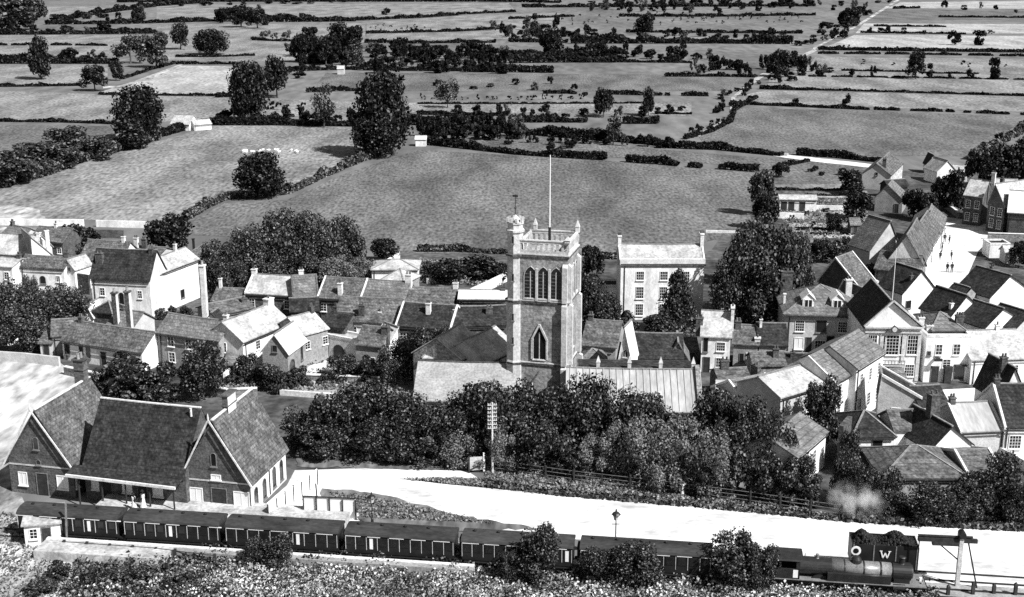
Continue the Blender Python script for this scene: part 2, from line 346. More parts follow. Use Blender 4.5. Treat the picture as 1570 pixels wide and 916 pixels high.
def tree(key, x, y0, y1, w, name='broadleaf_tree', label=None, cat='tree', group=None, depth=None, single=False):
    """base at picture point (x, y1), top at picture row y0, width w picture pixels"""
    global tcount
    tcount += 1
    V = TREE_H[key]; cm, tm = V[tcount % len(V)]
    bx, by = P(x, y1); s = mpp(y1); rad = w / 2 / s
    dx, dy, dz = ray(x, y0); t = by / dy; h = max(.6, H + dz * t)
    if single:
        o = bpy.data.objects.new(name, cm); COL.objects.link(o); o.location = (bx, by, 0); o.scale = (rad, depth or rad, h / 2)
        o.rotation_euler = (0, 0, rng.uniform(0, 6.28)); return tag(o, label, cat, group)
    rt = empty(name, (bx, by, 0), rng.uniform(0, 6.28), label, cat, group)
    for nme, me in (('crown', cm), ('trunk', tm)):
        o = bpy.data.objects.new(nme, me); COL.objects.link(o); o.parent = rt; o.scale = (rad, depth or rad, h / 2)
        if nme == 'trunk': o.scale = (max(rad, 1.2) * .9, max(rad, 1.2) * .9, h)
    return rt
def hedge(label, pts, hpx, wid=None, m='leaf_far', name='hedge', leafpx=2.2, dens=1.0, gap=0.0, group=None, lump=.5):
    """clipped or overgrown hedge along picture-located ground points"""
    W = [P(*p) for p in pts]; C = []; Nn = []; S = []
    r = np.random.RandomState(hash_(label) + int(pts[0][0]))
    ox, oy = W[0]
    for i in range(len(W) - 1):
        (x0, y0), (x1, y1) = W[i], W[i + 1]; py = (pts[i][1] + pts[i + 1][1]) / 2; s = mpp(py)
        h = hpx / s / .965; wd = wid or max(.8, h * .8); lf = leafpx / s; ln = math.hypot(x1 - x0, y1 - y0)
        n = int(min(26000, dens * 2.6 * ln * (h * 2 + wd) / (lf * lf))) + 6
        t = r.uniform(0, 1, n); ph = np.array([math.sin(v * ln / (h * 1.7 + .4) + i * 2.1) + .6 * math.sin(v * ln / (h * .63 + .3) + 1.3) for v in t])
        hh = h * (1 - lump / 2 + lump * .5 * ph) * r.uniform(.85, 1.05, n)
        if gap:
            k = (ph > -1.1 + gap); t, hh = t[k], hh[k]; n = len(t)
        a = r.uniform(0, math.pi, n); u = r.uniform(.55, 1.0, n)
        off = np.cos(a) * wd * .5 * u; z = np.abs(np.sin(a)) ** .5 * hh * u
        dx, dy = (x1 - x0) / (ln + 1e-9), (y1 - y0) / (ln + 1e-9)
        cx = x0 - ox + (x1 - x0) * t - dy * off; cy = y0 - oy + (y1 - y0) * t + dx * off
        C.append(np.stack([cx, cy, z], 1)); Nn.append(np.stack([-dy * np.cos(a), dx * np.cos(a), np.sin(a) + .2], 1)); S.append(np.full(n, lf))
    me = leaf_mesh(name, np.concatenate(C), np.concatenate(Nn), np.concatenate(S), m, 3, .6)
    o = bpy.data.objects.new(name, me); COL.objects.link(o); o.location = (ox, oy, 0)
    return tag(o, label, 'hedge', group)

# ------------------------------------------------------------ buildings
def arch_pts(w, z0, z1, kind):
    pts = [(-w / 2, z0), (w / 2, z0)]; zs = z1 - w * (.5 if kind == 'round' else .8)
    if kind == 'round':
        pts += [(w / 2 * math.cos(t), zs + w / 2 * math.sin(t)) for t in np.linspace(0, math.pi, 9)]
    elif kind == 'point':
        pts += [(w / 2, zs), (w * .42, zs + (z1 - zs) * .45), (w * .24, zs + (z1 - zs) * .78), (0, z1), (-w * .24, zs + (z1 - zs) * .78), (-w * .42, zs + (z1 - zs) * .45), (-w / 2, zs)]
    else: pts = [(-w / 2, z0), (w / 2, z0), (w / 2, z1), (-w / 2, z1)]
    return pts
def opening(parent, face, Lx, Dy, u, z, w, h, style='s', proud=0.0):
    """window or door on face f, r, l, b. u along the face, z of its sill. styles s sash, d dark plain, c casement, a round arch, p pointed, D door, B blind, W white door"""
    def T(u_, o_, z_):
        o_ += proud
        if face == 'f': return (u_, -o_, z_)
        if face == 'r': return (Lx + o_, u_, z_)
        if face == 'l': return (-o_, Dy - u_ if False else u_, z_)
        return (u_, Dy + o_, z_)
    def bx(mb, u0, u1, z0, z1, o0, o1):
        a = T(u0, o0, z0); b = T(u1, o1, z1)
        mb.box(min(a[0], b[0]), min(a[1], b[1]), z0, max(a[0], b[0]), max(a[1], b[1]), z1)
    shape = {'a': 'round', 'p': 'point'}.get(style, 'rect'); f = min(.07, w * .1)
    def poly(mb, ww, z0, z1, o0, o1):
        pts = arch_pts(ww, z0, z1, shape); A = [T(u + p, o0, q) for p, q in pts]; B = [T(u + p, o1, q) for p, q in pts]; n = len(pts)
        mb.add(A + B, [tuple(range(n)), tuple(range(n, 2 * n))[::-1]] + [(i, (i + 1) % n, n + (i + 1) % n, n + i) for i in range(n)])
    fr = MB()
    isdoor = style in 'DW'
    # surround: ring built from outline strips
    pts = arch_pts(w + 2 * f, z - (0 if isdoor else f), z + h + f, shape); pin = arch_pts(w, z, z + h, shape); n = len(pts)
    A0 = [T(u + p, .0, q) for p, q in pts]; A1 = [T(u + p, .07, q) for p, q in pts]; B1 = [T(u + p, .07, q) for p, q in pin]; B0 = [T(u + p, .0, q) for p, q in pin]
    fs = []
    for i in range(n):
        j = (i + 1) % n; fs += [(i, j, n + j, n + i), (n + i, n + j, 2 * n + j, 2 * n + i), (2 * n + i, 2 * n + j, 3 * n + j, 3 * n + i)]
    fr.add(A0 + A1 + B1 + B0, fs)
    if not isdoor: bx(fr, u - w / 2 - .12, u + w / 2 + .12, z - f - .1, z - f, 0, .16)
    b = .032
    if style in 'sc':
        bx(fr, u - b / 2, u + b / 2, z, z + h, .03, .055)
        nb = max(1, int(round(h / .55))) if style == 's' else 1
        for i in range(1, nb + 1): zz = z + h * i / (nb + 1); bx(fr, u - w / 2, u + w / 2, zz - b / 2, zz + b / 2, .03, .052)
        if style == 's' and w > .9:
            for k in (-.25, .25): bx(fr, u + k * w - b / 2, u + k * w + b / 2, z, z + h, .03, .05)
    if style == 'p':
        bx(fr, u - .05, u + .05, z, z + h * .85, .03, .055)
    if style == 'B': bx(fr, u - b / 2, u + b / 2, z, z + h, .03, .055)
    nm = 'door' if isdoor else 'window'
    wm = {'d': 'weathered_wood', 'D': 'weathered_wood', 'a': 'weathered_wood', 'p': 'dressed_stone'}.get(style, 'white_paint')
    o = fr.build(nm, wm, parent)
    pn = MB(); poly(pn, w * .995, z + .005, z + h - .005, .0, .025)
    pn.build('panel' if isdoor else 'pane', {'B': 'blind', 'W': 'white_paint', 'D': 'dark_wood'}.get(style, 'glass'), o)
    return o
def chimney(parent, cx, cy, z0, z1, w=.7, d=.5, m='brick', pots=2):
    b = MB(); b.box(cx - w / 2, cy - d / 2, z0, cx + w / 2, cy + d / 2, z1 - .12)
    b.box(cx - w / 2 - .07, cy - d / 2 - .07, z1 - .12, cx + w / 2 + .07, cy + d / 2 + .07, z1)
    o = b.build('chimney', m, parent)
    for i in range(pots):
        q = MB(); px = cx + (i - (pots - 1) / 2) * (w / max(1, pots)) ; q.lathe([(.13, z1), (.11, z1 + .35), (.13, z1 + .4)], (px, cy), 8); q.build('chimney_pot', 'tile_roof', parent)
    return o
ALLH = {}
sagr = random.Random(3)
def sagroof(rf, y0, z0, y1, z1, x0, x1, t, sg):
    """one roof slope from eave (y0, z0) to ridge (y1, z1), its ridge slightly bowed"""
    n = max(2, int((x1 - x0) / 1.6)); V = []
    for i in range(n + 1):
        f = i / n; x = x0 + (x1 - x0) * f; s = sg * 4 * f * (1 - f)
        e = sagr.uniform(-.025, .025)
        V += [(x, y0, z0 + e), (x, y1, z1 - s), (x, y1, z1 - s + t), (x, (y0 + y1) / 2, (z0 + z1) / 2 - s * .6 + t + sagr.uniform(-.035, .035)), (x, y0, z0 + t + e)]
    F_ = [(0, 1, 2, 3, 4), tuple(5 * n + k for k in (4, 3, 2, 1, 0))]
    for i in range(n):
        a, b = 5 * i, 5 * (i + 1)
        for k in range(5): F_.append((a + k, b + k, b + (k + 1) % 5, a + (k + 1) % 5))
    rf.add(V, F_)
def house(label, A, B, ez, d=5.0, C=None, kind='gable', ridge=None, rise=None, wall='white_wall', roof='tile_roof', wins=(), chim=(), cope=False,
          ang=None, name='house', cat='house', group=None, over=.22, zb=0.0, cope_m='coping', oe=.25, ridge_m='ridge_tile'):
    """A, B: picture points of the two ends of the front eave at height ez; ridge: a picture point on the ridge (its front end for gable-to-front roofs)"""
    ax, ay = P(*A, ez); bx, by = P(*B, ez)
    th = math.atan2(by - ay, bx - ax) if ang is None else R(ang); L = math.hypot(bx - ax, by - ay)
    if ang is not None:      # keep the right end on its picture column
        ux, uy = math.cos(th), math.sin(th); rx, ry, _ = ray(*B); L = (ry * ax - rx * ay) / (rx * uy - ry * ux)
    e = (math.cos(th), math.sin(th)); nrm = (-e[1], e[0])
    def local(px, py, yl):    # picture point -> (x, z) on the vertical plane y_local = yl
        rx, ry, rz = ray(px, py); k = (ax * nrm[0] + ay * nrm[1] + yl) / (rx * nrm[0] + ry * nrm[1])
        X, Y, Z = rx * k, ry * k, H + rz * k
        return ((X - ax) * e[0] + (Y - ay) * e[1], Z)
    if C is not None:
        cx, cy = P(*C, ez); d = max(2.0, (cx - ax) * nrm[0] + (cy - ay) * nrm[1])
    rt = empty(name, (ax, ay, zb), th, label, cat, group)
    ez -= zb; rax = 0
    wl = MB(); rf = MB(); rd = MB(); cp = MB(); t = .14
    if kind == 'gable':
        if ridge: rz = local(*ridge, d / 2)[1] - zb
        else: rz = ez + (rise or d * .42)
        rz = max(rz, ez + .6); sl = (rz - ez) / (d / 2)
        wl.add([(0, 0, 0), (L, 0, 0), (L, d, 0), (0, d, 0), (0, 0, ez), (L, 0, ez), (L, d, ez), (0, d, ez), (0, d / 2, rz), (L, d / 2, rz)],
               [(0, 1, 5, 4), (2, 3, 7, 6), (1, 2, 6, 9, 5), (3, 0, 4, 8, 7)])
        o0 = 0.02 if cope else over
        sg = sagr.uniform(.02, .13) * min(1, L / 8)
        sagroof(rf, -oe, ez - sl * oe + .03, d / 2, rz + .03, -o0, L + o0, t, sg); sagroof(rf, d + oe, ez - sl * oe + .03, d / 2 + .002, rz + .03, -o0, L + o0, t, sg)
        for i in range(6):
            f0, f1 = i / 6, (i + 1) / 6; W0 = L + 2 * o0
            rd.bar((-o0 + W0 * f0, d / 2, rz + t + .05 - sg * 4 * f0 * (1 - f0)), (-o0 + W0 * f1, d / 2, rz + t + .05 - sg * 4 * f1 * (1 - f1)), .22, .12)
        if cope:
            for x in (-.16, L - .06):
                for s in (0, 1):
                    y0 = -oe if s == 0 else d + oe
                    cp.slab([(x, y0, ez - sl * oe), (x + .24, y0, ez - sl * oe), (x + .24, d / 2, rz), (x, d / 2, rz)][::1 if s == 0 else -1], .3)
    elif kind == 'front':
        rax, rz = local(*ridge, 0) if ridge else (L / 2, ez + (rise or L * .42) + zb); rz -= zb; rax = min(max(rax, .02), L - .02)
        wl.add([(0, 0, 0), (L, 0, 0), (L, d, 0), (0, d, 0), (0, 0, ez), (L, 0, ez), (L, d, ez), (0, d, ez), (rax, 0, rz), (rax, d, rz)],
               [(0, 1, 5, 8, 4), (1, 2, 6, 5), (2, 3, 7, 9, 6), (3, 0, 4, 7), (4, 8, 9, 7), (8, 5, 6, 9)])
        s1 = (rz - ez) / rax; s2 = (rz - ez) / (L - rax); o0 = .02 if cope else over; e1 = min(oe, .5 / max(s1, .1)); e2 = min(oe, .5 / max(s2, .1))
        rf.slab([(-e1, -o0, ez - s1 * e1), (rax, -o0, rz), (rax, d + o0, rz), (-e1, d + o0, ez - s1 * e1)], t)
        rf.slab([(rax, -o0, rz), (L + e2, -o0, ez - s2 * e2), (L + e2, d + o0, ez - s2 * e2), (rax, d + o0, rz)], t)
        rd.box(rax - .12, -o0 + .02, rz + t - .04, rax + .12, d + o0 - .02, rz + t + .09)
        if cope:
            for y in (-.16, d - .06):
                cp.slab([(-e1, y, ez - s1 * e1), (rax, y, rz), (rax, y + .24, rz), (-e1, y + .24, ez - s1 * e1)], .3)
                cp.slab([(rax, y, rz), (L + e2, y, ez - s2 * e2), (L + e2, y + .24, ez - s2 * e2), (rax, y + .24, rz)], .3)
    elif kind == 'hip':
        rz = (local(*ridge, d / 2)[1] - zb) if ridge else ez + (rise or d * .4); rz = max(rz, ez + .6); hx = min(d / 2, L / 2 - .05)
        wl.box(0, 0, 0, L, d, ez); o = oe; zl = ez - .05
        a, b_, c, dd = (-o, -o, zl), (L + o, -o, zl), (L + o, d + o, zl), (-o, d + o, zl); r0 = (hx, d / 2, rz); r1 = (L - hx, d / 2, rz)
        for q in ([a, b_, r1, r0], [b_, c, r1], [c, dd, r0, r1], [dd, a, r0]): rf.slab(q, t)
        rd.bar((hx, d / 2, rz + t + .02), (L - hx, d / 2, rz + t + .02), .24, .14)
        for q, r_ in ((a, r0), (b_, r1), (c, r1), (dd, r0)): rd.bar((q[0], q[1], q[2] + t), (r_[0], r_[1], r_[2] + t), .2, .12)
    elif kind == 'lean':      # high at the back
        rz = (local(*ridge, d)[1] - zb) if ridge else ez + (rise or d * .35); rz = max(rz, ez + .15); sl = (rz - ez) / d
        wl.add([(0, 0, 0), (L, 0, 0), (L, d, 0), (0, d, 0), (0, 0, ez), (L, 0, ez), (L, d, rz), (0, d, rz)], [(0, 1, 5, 4), (1, 2, 6, 5), (2, 3, 7, 6), (3, 0, 4, 7), (4, 5, 6, 7)])
        rf.slab([(-over, -oe, ez - sl * oe), (L + over, -oe, ez - sl * oe), (L + over, d + .05, rz), (-over, d + .05, rz)], t)
        rd.box(-over + .02, d - .1, rz + t - .04, L + over - .02, d + .1, rz + t + .05)
    elif kind == 'flat':
        rz = ez; wl.box(0, 0, 0, L, d, ez); rf.box(.25, .25, ez + .002, L - .25, d - .25, ez + .06)
        for q in ((0, 0, L, .25), (0, d - .25, L, d), (0, .25, .25, d - .25), (L - .25, .25, L, d - .25)): cp.box(q[0] - .04, q[1] - .04, ez + .003, q[2] + .04, q[3] + .04, ez + .35)
    wl.build('wall', wall, rt)
    if kind in ('gable', 'hip') and L > 4 and name != 'station_building':
        q = MB(); q.bar((L * .04 + .1, -.07, .1), (L * .04 + .1, -.07, ez - .1), .09); q.build('downpipe', 'dark_wood', rt)
        q = MB(); q.box(-.05, -oe - .1 if oe > 0 else -.12, ez - .16 - (sl * oe if kind == 'gable' else 0), L + .05, -oe - .01 if oe > 0 else -.01, ez - .04 - (sl * oe if kind == 'gable' else 0)); q.build('gutter', 'dark_wood', rt)
    ro = rf.build('roof', roof, rt)
    if rd.v: rd.build('ridge', ridge_m, ro)
    if cp.v: cp.build('coping', cope_m, ro)
    if not chim and name == 'house' and kind == 'gable' and L > 3.5: chim = [(rng.choice((.08, .92)), .5, .8, .6, .55, 'brick', 2)]
    for c in chim:     # (fraction along x, fraction along y, height above ridge, width, depth, material, pots)
        fx, fy, hh, w, dp = c[:5]; mm = c[5] if len(c) > 5 else 'brick'; po = c[6] if len(c) > 6 else 2
        chimney(ro, fx * L, fy * d, ez * .9, rz + hh, w, dp, mm, po)
    for w_ in wins:    # (face, u fraction, z fraction of eave, width, height, style)
        fc, uf, z, w, h = w_[:5]; st = w_[5] if len(w_) > 5 else 's'
        opening(rt, fc, L, d, uf * (L if fc in 'fb' else d), z, w, h, st)
    rt['_dims'] = (L, d, ez, rz)
    ALLH[label] = (rt, L, d, ez, rz, local)
    return rt
def Hd(rt): return tuple(rt['_dims'])

def row(fc, n, z, w, h, st='s', a=.12, b=.88):
    return [(fc, (a + (b - a) * i / (n - 1)) if n > 1 else (a + b) / 2, z, w, h, st) for i in range(n)]

# ============================================================ railway station
rt = house('long brick station building with steep dark roof and two front gables beside the train', (128, 709), (284, 727), 3.9, d=7.6, ridge=(230, 620), wall='brick', roof='dark_roof',
      name='station_building', cat='station', over=.0, oe=.5, chim=[], ridge_m='coping',
      wins=[('f', .42, 1.25, .95, 1.1, 'B'), ('f', .72, 1.25, .95, 1.1, 'B'), ('f', .57, .02, 1.0, 2.1, 'D'), ('f', .22, .02, 1.0, 2.1, 'D'), ('f', .1, 1.2, .7, 1.2, 'B')])
ro = [c for c in rt.children if c.name.startswith('roof')][0]
L, d, ez, rz = Hd(rt)
cn = MB(); cn.slab([(-.9, -1.75, ez - .72), (L - .05, -1.75, ez - .72), (L - .05, -.3, ez - .3), (-.9, -.3, ez - .3)], .1); cn.build('canopy', 'dark_roof', ro)
gb = MB(); gb.box(-.85, -1.95, ez - .86, L - .1, -1.74, ez - .6); gb.build('gutter', 'coping', ro)
for k in range(5): part0 = MB(); part0.box(.3 + k * (L - .8) / 4, -1.7, 0, .42 + k * (L - .8) / 4, -1.58, ez - .72); part0.build('canopy_post', 'dark_wood', rt)
vp = MB(); vp.lathe([(.12, rz - .6), (.1, rz + .2), (.14, rz + .25)], (L * .93, d * .42), 8); vp.build('vent_pipe', 'coping', ro)
def gable_wing(apx, A, B, ez_, dd, wins, extra, C=None, roof='tile_roof'):
    r2 = house('wing', A, B, ez_, d=dd, C=C, kind='front', ridge=apx, wall='brick', roof=roof, cope=False, over=.35, oe=.55, wins=wins, ridge_m='coping', ang=-12.5)
    return r2
wl_ = gable_wing((55, 629), (13, 705), (112, 719), 3.5, 9.6,
    [('f', .2, .95, .85, 1.3, 'B'), ('f', .5, .02, 1.15, 2.3, 'D'), ('f', .82, .95, 1.15, 1.3, 'B'), ('f', .46, 4.9, .5, 1.25, 'a'), ('f', .47, 3.3, .45, .45, 'a'),
     ('r', .05, 1.0, .5, 1.3, 'B')], None)
wr = gable_wing((327, 645), (282, 728), (383, 735), 3.5, 10, 
    [('f', .17, .8, 1.25, 1.4, 'B'), ('f', .52, .02, 1.5, 2.35, 'D'), ('f', .86, .8, 1.5, 1.4, 'B'), ('f', .47, 4.7, .5, 1.3, 'a'), ('f', .49, 3.35, .9, .4, 'B'),
     ('r', .13, .1, .75, 2.2, 'a'), ('r', .36, .35, .75, 2.0, 'a'), ('r', .64, .5, .75, 2.1, 'a'), ('r', .85, .5, .75, 2.1, 'a')], None, C=(459, 688), roof='tile_roof')
# both gabled wings belong to the one station building: re-parent their parts
for w_ in (wl_, wr):
    Mw = rt.matrix_basis.inverted() @ w_.matrix_basis if False else None
    mw = Matrix.LocRotScale(w_.location, w_.rotation_euler, None); mr = Matrix.LocRotScale(rt.location, rt.rotation_euler, None)
    rel = mr.inverted() @ mw
    for c in list(w_.children): c.parent = rt; c.matrix_local = rel
L2, d2, ez2, rz2 = Hd(wr)
# white rendered side wall of the right wing, stone band, verge boards, finials
mwr = Matrix.LocRotScale(wr.location, wr.rotation_euler, None); relr = mr.inverted() @ mwr
mwl = Matrix.LocRotScale(wl_.location, wl_.rotation_euler, None); rell = mr.inverted() @ mwl
b = MB(); b.slab([(L2 + .004, .05, 0), (L2 + .004, d2 - .05, 0), (L2 + .004, d2 - .05, ez2 - .1), (L2 + .004, .05, ez2 - .1)], .012, (1, 0, 0)); o = b.build('side_wall_render', 'white_wall', rt); o.matrix_local = relr
b = MB(); b.bar((L2 + .08, d2 * .5, .2), (L2 + .08, d2 * .5, ez2 - .2), .1); o = b.build('drainpipe', 'black_iron', rt); o.matrix_local = relr
for W_, rel, ridgefrac in ((wr, relr, None), (wl_, rell, None)):
    LL, dd_, ee, rr = Hd(W_)
    b = MB()
    ap = (LL * (.5 if W_ is wl_ else .46), rr)
    for (x0, z0) in ((-.45, ee - .45 * (rr - ee) / (LL / 2)), (LL + .45, ee - .45 * (rr - ee) / (LL / 2))):
        b.bar((x0, -.42, z0 + .12), (LL * .455, -.42, rr + .14), .08, .16)
    o = b.build('verge_board', 'coping', rt); o.matrix_local = rel
    b = MB(); b.lathe([(.06, rr), (.1, rr + .3), (.03, rr + .8)], (LL * .455, -.4), 6); o = b.build('finial', 'coping', rt); o.matrix_local = rel
    b = MB(); b.box(.05, -.05, 3.05, LL - .05, -.004, 3.2); o = b.build('stone_band', 'cream_wall', rt); o.matrix_local = rel
def rel_chimney(rel, cx, cy, z0, z1, w, d_, mm, pots):
    b = MB(); b.box(cx - w / 2, cy - d_ / 2, z0, cx + w / 2, cy + d_ / 2, z1 - .15); b.box(cx - w / 2 - .12, cy - d_ / 2 - .12, z1 - .15, cx + w / 2 + .12, cy + d_ / 2 + .12, z1)
    b.box(cx - w / 2 - .08, cy - d_ / 2 - .08, z1 - 1.2, cx + w / 2 + .08, cy + d_ / 2 + .08, z1 - 1.08)
    o = b.build('chimney', mm, rt); o.matrix_local = rel
    for i in range(pots):
        q = MB(); q.lathe([(.17, z1), (.14, z1 + .5), (.18, z1 + .55)], (cx, cy + (i - (pots - 1) / 2) * .55), 8); p_ = q.build('chimney_pot', 'grey_wall', o)
LL, dd_, ee, rr = Hd(wl_); rel_chimney(rell, LL * .47, dd_ * .93, ee, rr + 2.5, 1.1, .9, 'brick', 2)
rel_chimney(relr, L2 * .5, d2 * .42, ez2, rz2 + 1.6, .55, 1.9, 'brick', 0)
b = MB(); b.box(L2 * .5 + .29, d2 * .42 - .9, rz2 - .9, L2 * .5 + .31, d2 * .42 + .9, rz2 + 1.4); o = b.build('chimney_right_face', 'coping', rt); o.matrix_local = relr  # pale sheet over the right face of the brick stack
for w_ in (wl_, wr): bpy.data.objects.remove(w_)
# far chimney behind, wide with pale cap
# platform behind the train and near platform in front
TRK = (-4.77, 102.19); TA = R(-7.9); TU = (math.cos(TA), math.sin(TA)); TN = (-TU[1], TU[0])
def tk(x, off=0.0):      # world point on the railway: x = world x of the track, off = metres away from the camera
    t = (x - TRK[0]) / TU[0]; return (TRK[0] + TU[0] * t + TN[0] * off, TRK[1] + TU[1] * t + TN[1] * off)
def strip(name, x0, x1, o0, o1, z0, z1, m, kind='structure', parent=None):
    a, b_, c, d_ = tk(x0, o0), tk(x1, o0), tk(x1, o1), tk(x0, o1); q = MB()
    q.add([(*a, z0), (*b_, z0), (*c, z0), (*d_, z0), (*a, z1), (*b_, z1), (*c, z1), (*d_, z1)], [(3, 2, 1, 0), (4, 5, 6, 7), (0, 1, 5, 4), (1, 2, 6, 5), (2, 3, 7, 6), (3, 0, 4, 7)])
    o = q.build(name, m, parent); return tag(o, kind=kind) if kind else o
strip('ballast', -70, 70, -2.1, 1.9, 0.0, .13, 'grey_wall')
strip('platform', -41, -16.5, 2.0, 8.2, 0, .85, 'light_roof'); strip('platform', -16.45, 3, 2.0, 3.4, 0, .8, 'light_roof'); strip('platform_edge', -41, 3, 1.85, 2.3, 0, .92, 'coping')
strip('platform', -42, -30, -4.6, -2.0, 0, .95, 'light_roof'); strip('platform', -29.95, -3, -2.9, -2.0, 0, .95, 'grey_wall'); strip('platform_edge', -42, -3, -2.25, -1.85, 0, 1.02, 'coping')
for nm, off in (('running_rail', -.72), ('running_rail', .72)):
    tag(strip(nm, -70, 70, off - .04, off + .04, .13, .28, 'dark_wood', None), 'steel running rail of the main line, ' + ('nearer the scrub' if off < 0 else 'nearer the white yard'), 'rail', 'main line rails')
for nm, off in (('running_rail', 2.45), ('running_rail', 3.9)):
    tag(strip(nm, 22, 70, off - .045, off + .045, .062, .2, 'dark_wood', None), 'dark siding rail laid in the white yard behind the engine, ' + ('near one' if off < 3 else 'far one'), 'rail', 'siding rails')

# ============================================================ train
def coach(x1, L, label, seed):
    """coach whose right-hand end is at world x x1"""
    r = random.Random(seed); a = tk(x1 - L * TU[0]); rt = empty('railway_coach', (a[0], a[1], .28), TA, label, 'railway coach', 'coaches of the passenger train')
    W = 1.18
    b = MB(); b.box(.08, -W, .75, L - .08, W, 2.45); b.build('body', 'coach_paint', rt)
    rf = MB(); n = 9; prof = [(math.cos(math.pi * i / n) * (W + .08), 2.45 + math.sin(math.pi * i / n) * .5) for i in range(n + 1)]
    rf.add([(0, y, z) for y, z in prof] + [(L, y, z) for y, z in prof], [(i, n + 1 + i, n + 2 + i, i + 1) for i in range(n)] + [tuple(range(n + 1)), tuple(range(n + 1, 2 * n + 2))[::-1], (0, n, 2 * n + 1, n + 1)])
    ro = rf.build('roof', 'coach_roof', rt)
    for i in range(int(L / 2.1)):
        v = MB(); v.lathe([(.12, 2.9), (.16, 3.06), (.05, 3.12)], (1.05 + i * 2.1, .05), 8); v.build('roof_vent', 'black_iron', ro)
    nb = int(L / .98); st = L / nb
    for i in range(nb):           # compartments: one window and one door each
        u = st * (i + .5)
        f = MB(); f.box(u - .34, -W - .03, 1.5, u + .34, -W - .002, 2.26); fo = f.build('window', 'coach_paint', rt)
        p = MB(); p.box(u - .27, -W - .036, 1.56, u + .27, -W - .028, 2.2); p.build('pane', 'glass', fo)
        if r.random() < .07:
            q = MB(); q.box(u - .2, -W - .044, 1.2, u + .1, -W - .034, 2.2); q.build('blind', 'blind', fo)
    ds = MB()
    for i in range(0, nb + 1):
        u = min(max(.1, st * i), L - .14); ds.box(u - .022, -W - .04, 1.1, u + .022, -W - .002, 2.3)
    ds.build('door_trim', 'cream_wall', rt)
    cs = MB()
    for i in range(0, nb, 2):
        u = st * i; cs.box(u + .1, -W - .05, 2.33, u + st * (1.2 + .5 * r.random()), -W - .004, 2.41)
    cs.build('cant_rail_trim', 'blind', rt)
    ft = MB(); ft.box(.2, -W + .1, .45, L - .2, W - .1, .75); ft.box(.3, -W - .2, .62, L - .3, -W - .02, .68); ft.build('underframe', 'black_iron', rt)
    for wx in (1.5, L / 2, L - 1.5):
        for sy in (-.75, .75):
            w_ = MB(); w_.tube([(wx, sy - .06, .32), (wx, sy + .06, .32)], [.46, .46], 16); w_.build('wheel', 'black_iron', rt)
    for ex in (-.3, L + .3):
        for sy in (-.85, .85):
            w_ = MB(); w_.tube([(ex, sy, .62), (0.05 if ex < 0 else L - .05, sy, .62)], [.18, .12], 10); w_.build('buffer', 'black_iron', rt)
    ge = MB(); ge.box(-.28, -.5, .8, .08, .5, 2.4); ge.build('gangway', 'dark_wood', rt)
xs = [17.2, 5.45, -4.85, -15.2, -26.1, -35.6]
names = ['dark coach coupled directly behind the engine, half hidden by bushes', 'second dark coach from the engine, above the bush row', 'third dark coach from the engine, by the white hoarding end', 'fourth dark coach, in front of the white fence panels', 'fifth dark coach, before the right station gable', 'last dark coach in the train, beside the small hut']
for i in range(6):
    L = (xs[i] - (xs[i + 1] if i < 5 else -45.8) - .55) / TU[0]
    coach(xs[i], L, names[i], i)
# ---- tank engine
a = tk(19.6); E = empty('steam_locomotive', (a[0], a[1], .28), TA, 'black tank engine with pale boiler barrel heading the passenger train', 'locomotive')
def part(nm, m, par, fn):
    q = MB(); fn(q); return q.build(nm, m, par)
part('frame', 'black_iron', E, lambda q: (q.box(.2, -1.15, .75, 15.2, 1.15, 1.05), q.box(15.2, -1.25, .55, 15.4, 1.25, 1.1), q.box(0, -1.25, .55, .2, 1.25, 1.1)))
part('running_plate', 'tank_paint', E, lambda q: q.box(.1, -1.32, 1.06, 15.3, 1.32, 1.14))
part('bunker', 'loco_paint', E, lambda q: (q.box(.5, -1.2, 1.15, 2.6, 1.2, 2.75)))
part('coal_load', 'coal', E, lambda q: q.add([(.6, -1.1, 2.76), (2.5, -1.1, 2.76), (2.5, 1.1, 2.76), (.6, 1.1, 2.76), (1.2, -.3, 3.1), (2.0, .3, 3.2)], [(0, 1, 4), (1, 5, 4), (1, 2, 5), (2, 3, 5), (3, 4, 5), (3, 0, 4)]))
cab = part('cab', 'loco_paint', E, lambda q: (q.box(2.6, -1.25, 1.15, 4.9, -1.15, 2.3), q.box(2.6, 1.15, 1.15, 4.9, 1.25, 2.3), q.box(2.6, -1.25, 2.3, 2.9, 1.25, 3.2), q.box(4.6, -1.25, 1.15, 4.9, 1.25, 3.2), q.box(2.6, -1.2, 1.15, 2.7, 1.2, 2.4)))
def roofarc(q, x0, x1, w, z0, h, n=8):
    pr = [(math.cos(math.pi * i / n) * w, z0 + math.sin(math.pi * i / n) * h) for i in range(n + 1)]
    q.add([(x0, y, z) for y, z in pr] + [(x1, y, z) for y, z in pr], [(i, n + 1 + i, n + 2 + i, i + 1) for i in range(n)] + [tuple(range(n + 1)), tuple(range(n + 1, 2 * n + 2))[::-1], (0, n, 2 * n + 1, n + 1)])
part('roof', 'loco_paint', cab, lambda q: roofarc(q, 2.35, 5.15, 1.32, 3.2, .4))
part('number_plate', 'blind', E, lambda q: (q.box(1.0, -1.23, 2.2, 2.2, -1.205, 2.3), q.box(1.0, -1.23, 1.7, 2.2, -1.205, 1.8)))
part('side_sheet_panel', 'blind', cab, lambda q: q.box(4.35, -1.27, 1.3, 4.75, -1.255, 2.2))
b = MB(); b.smooth = False; b.tube([(4.9, 0, 2.15), (7.6, 0, 2.15)], [.92, .92], 20); b.build('firebox', 'loco_paint', E)
b = MB(); b.tube([(7.6, 0, 2.12), (12.6, 0, 2.12)], [.86, .80], 24); b.smooth = True; o = b.build('boiler', 'tank_paint', E)
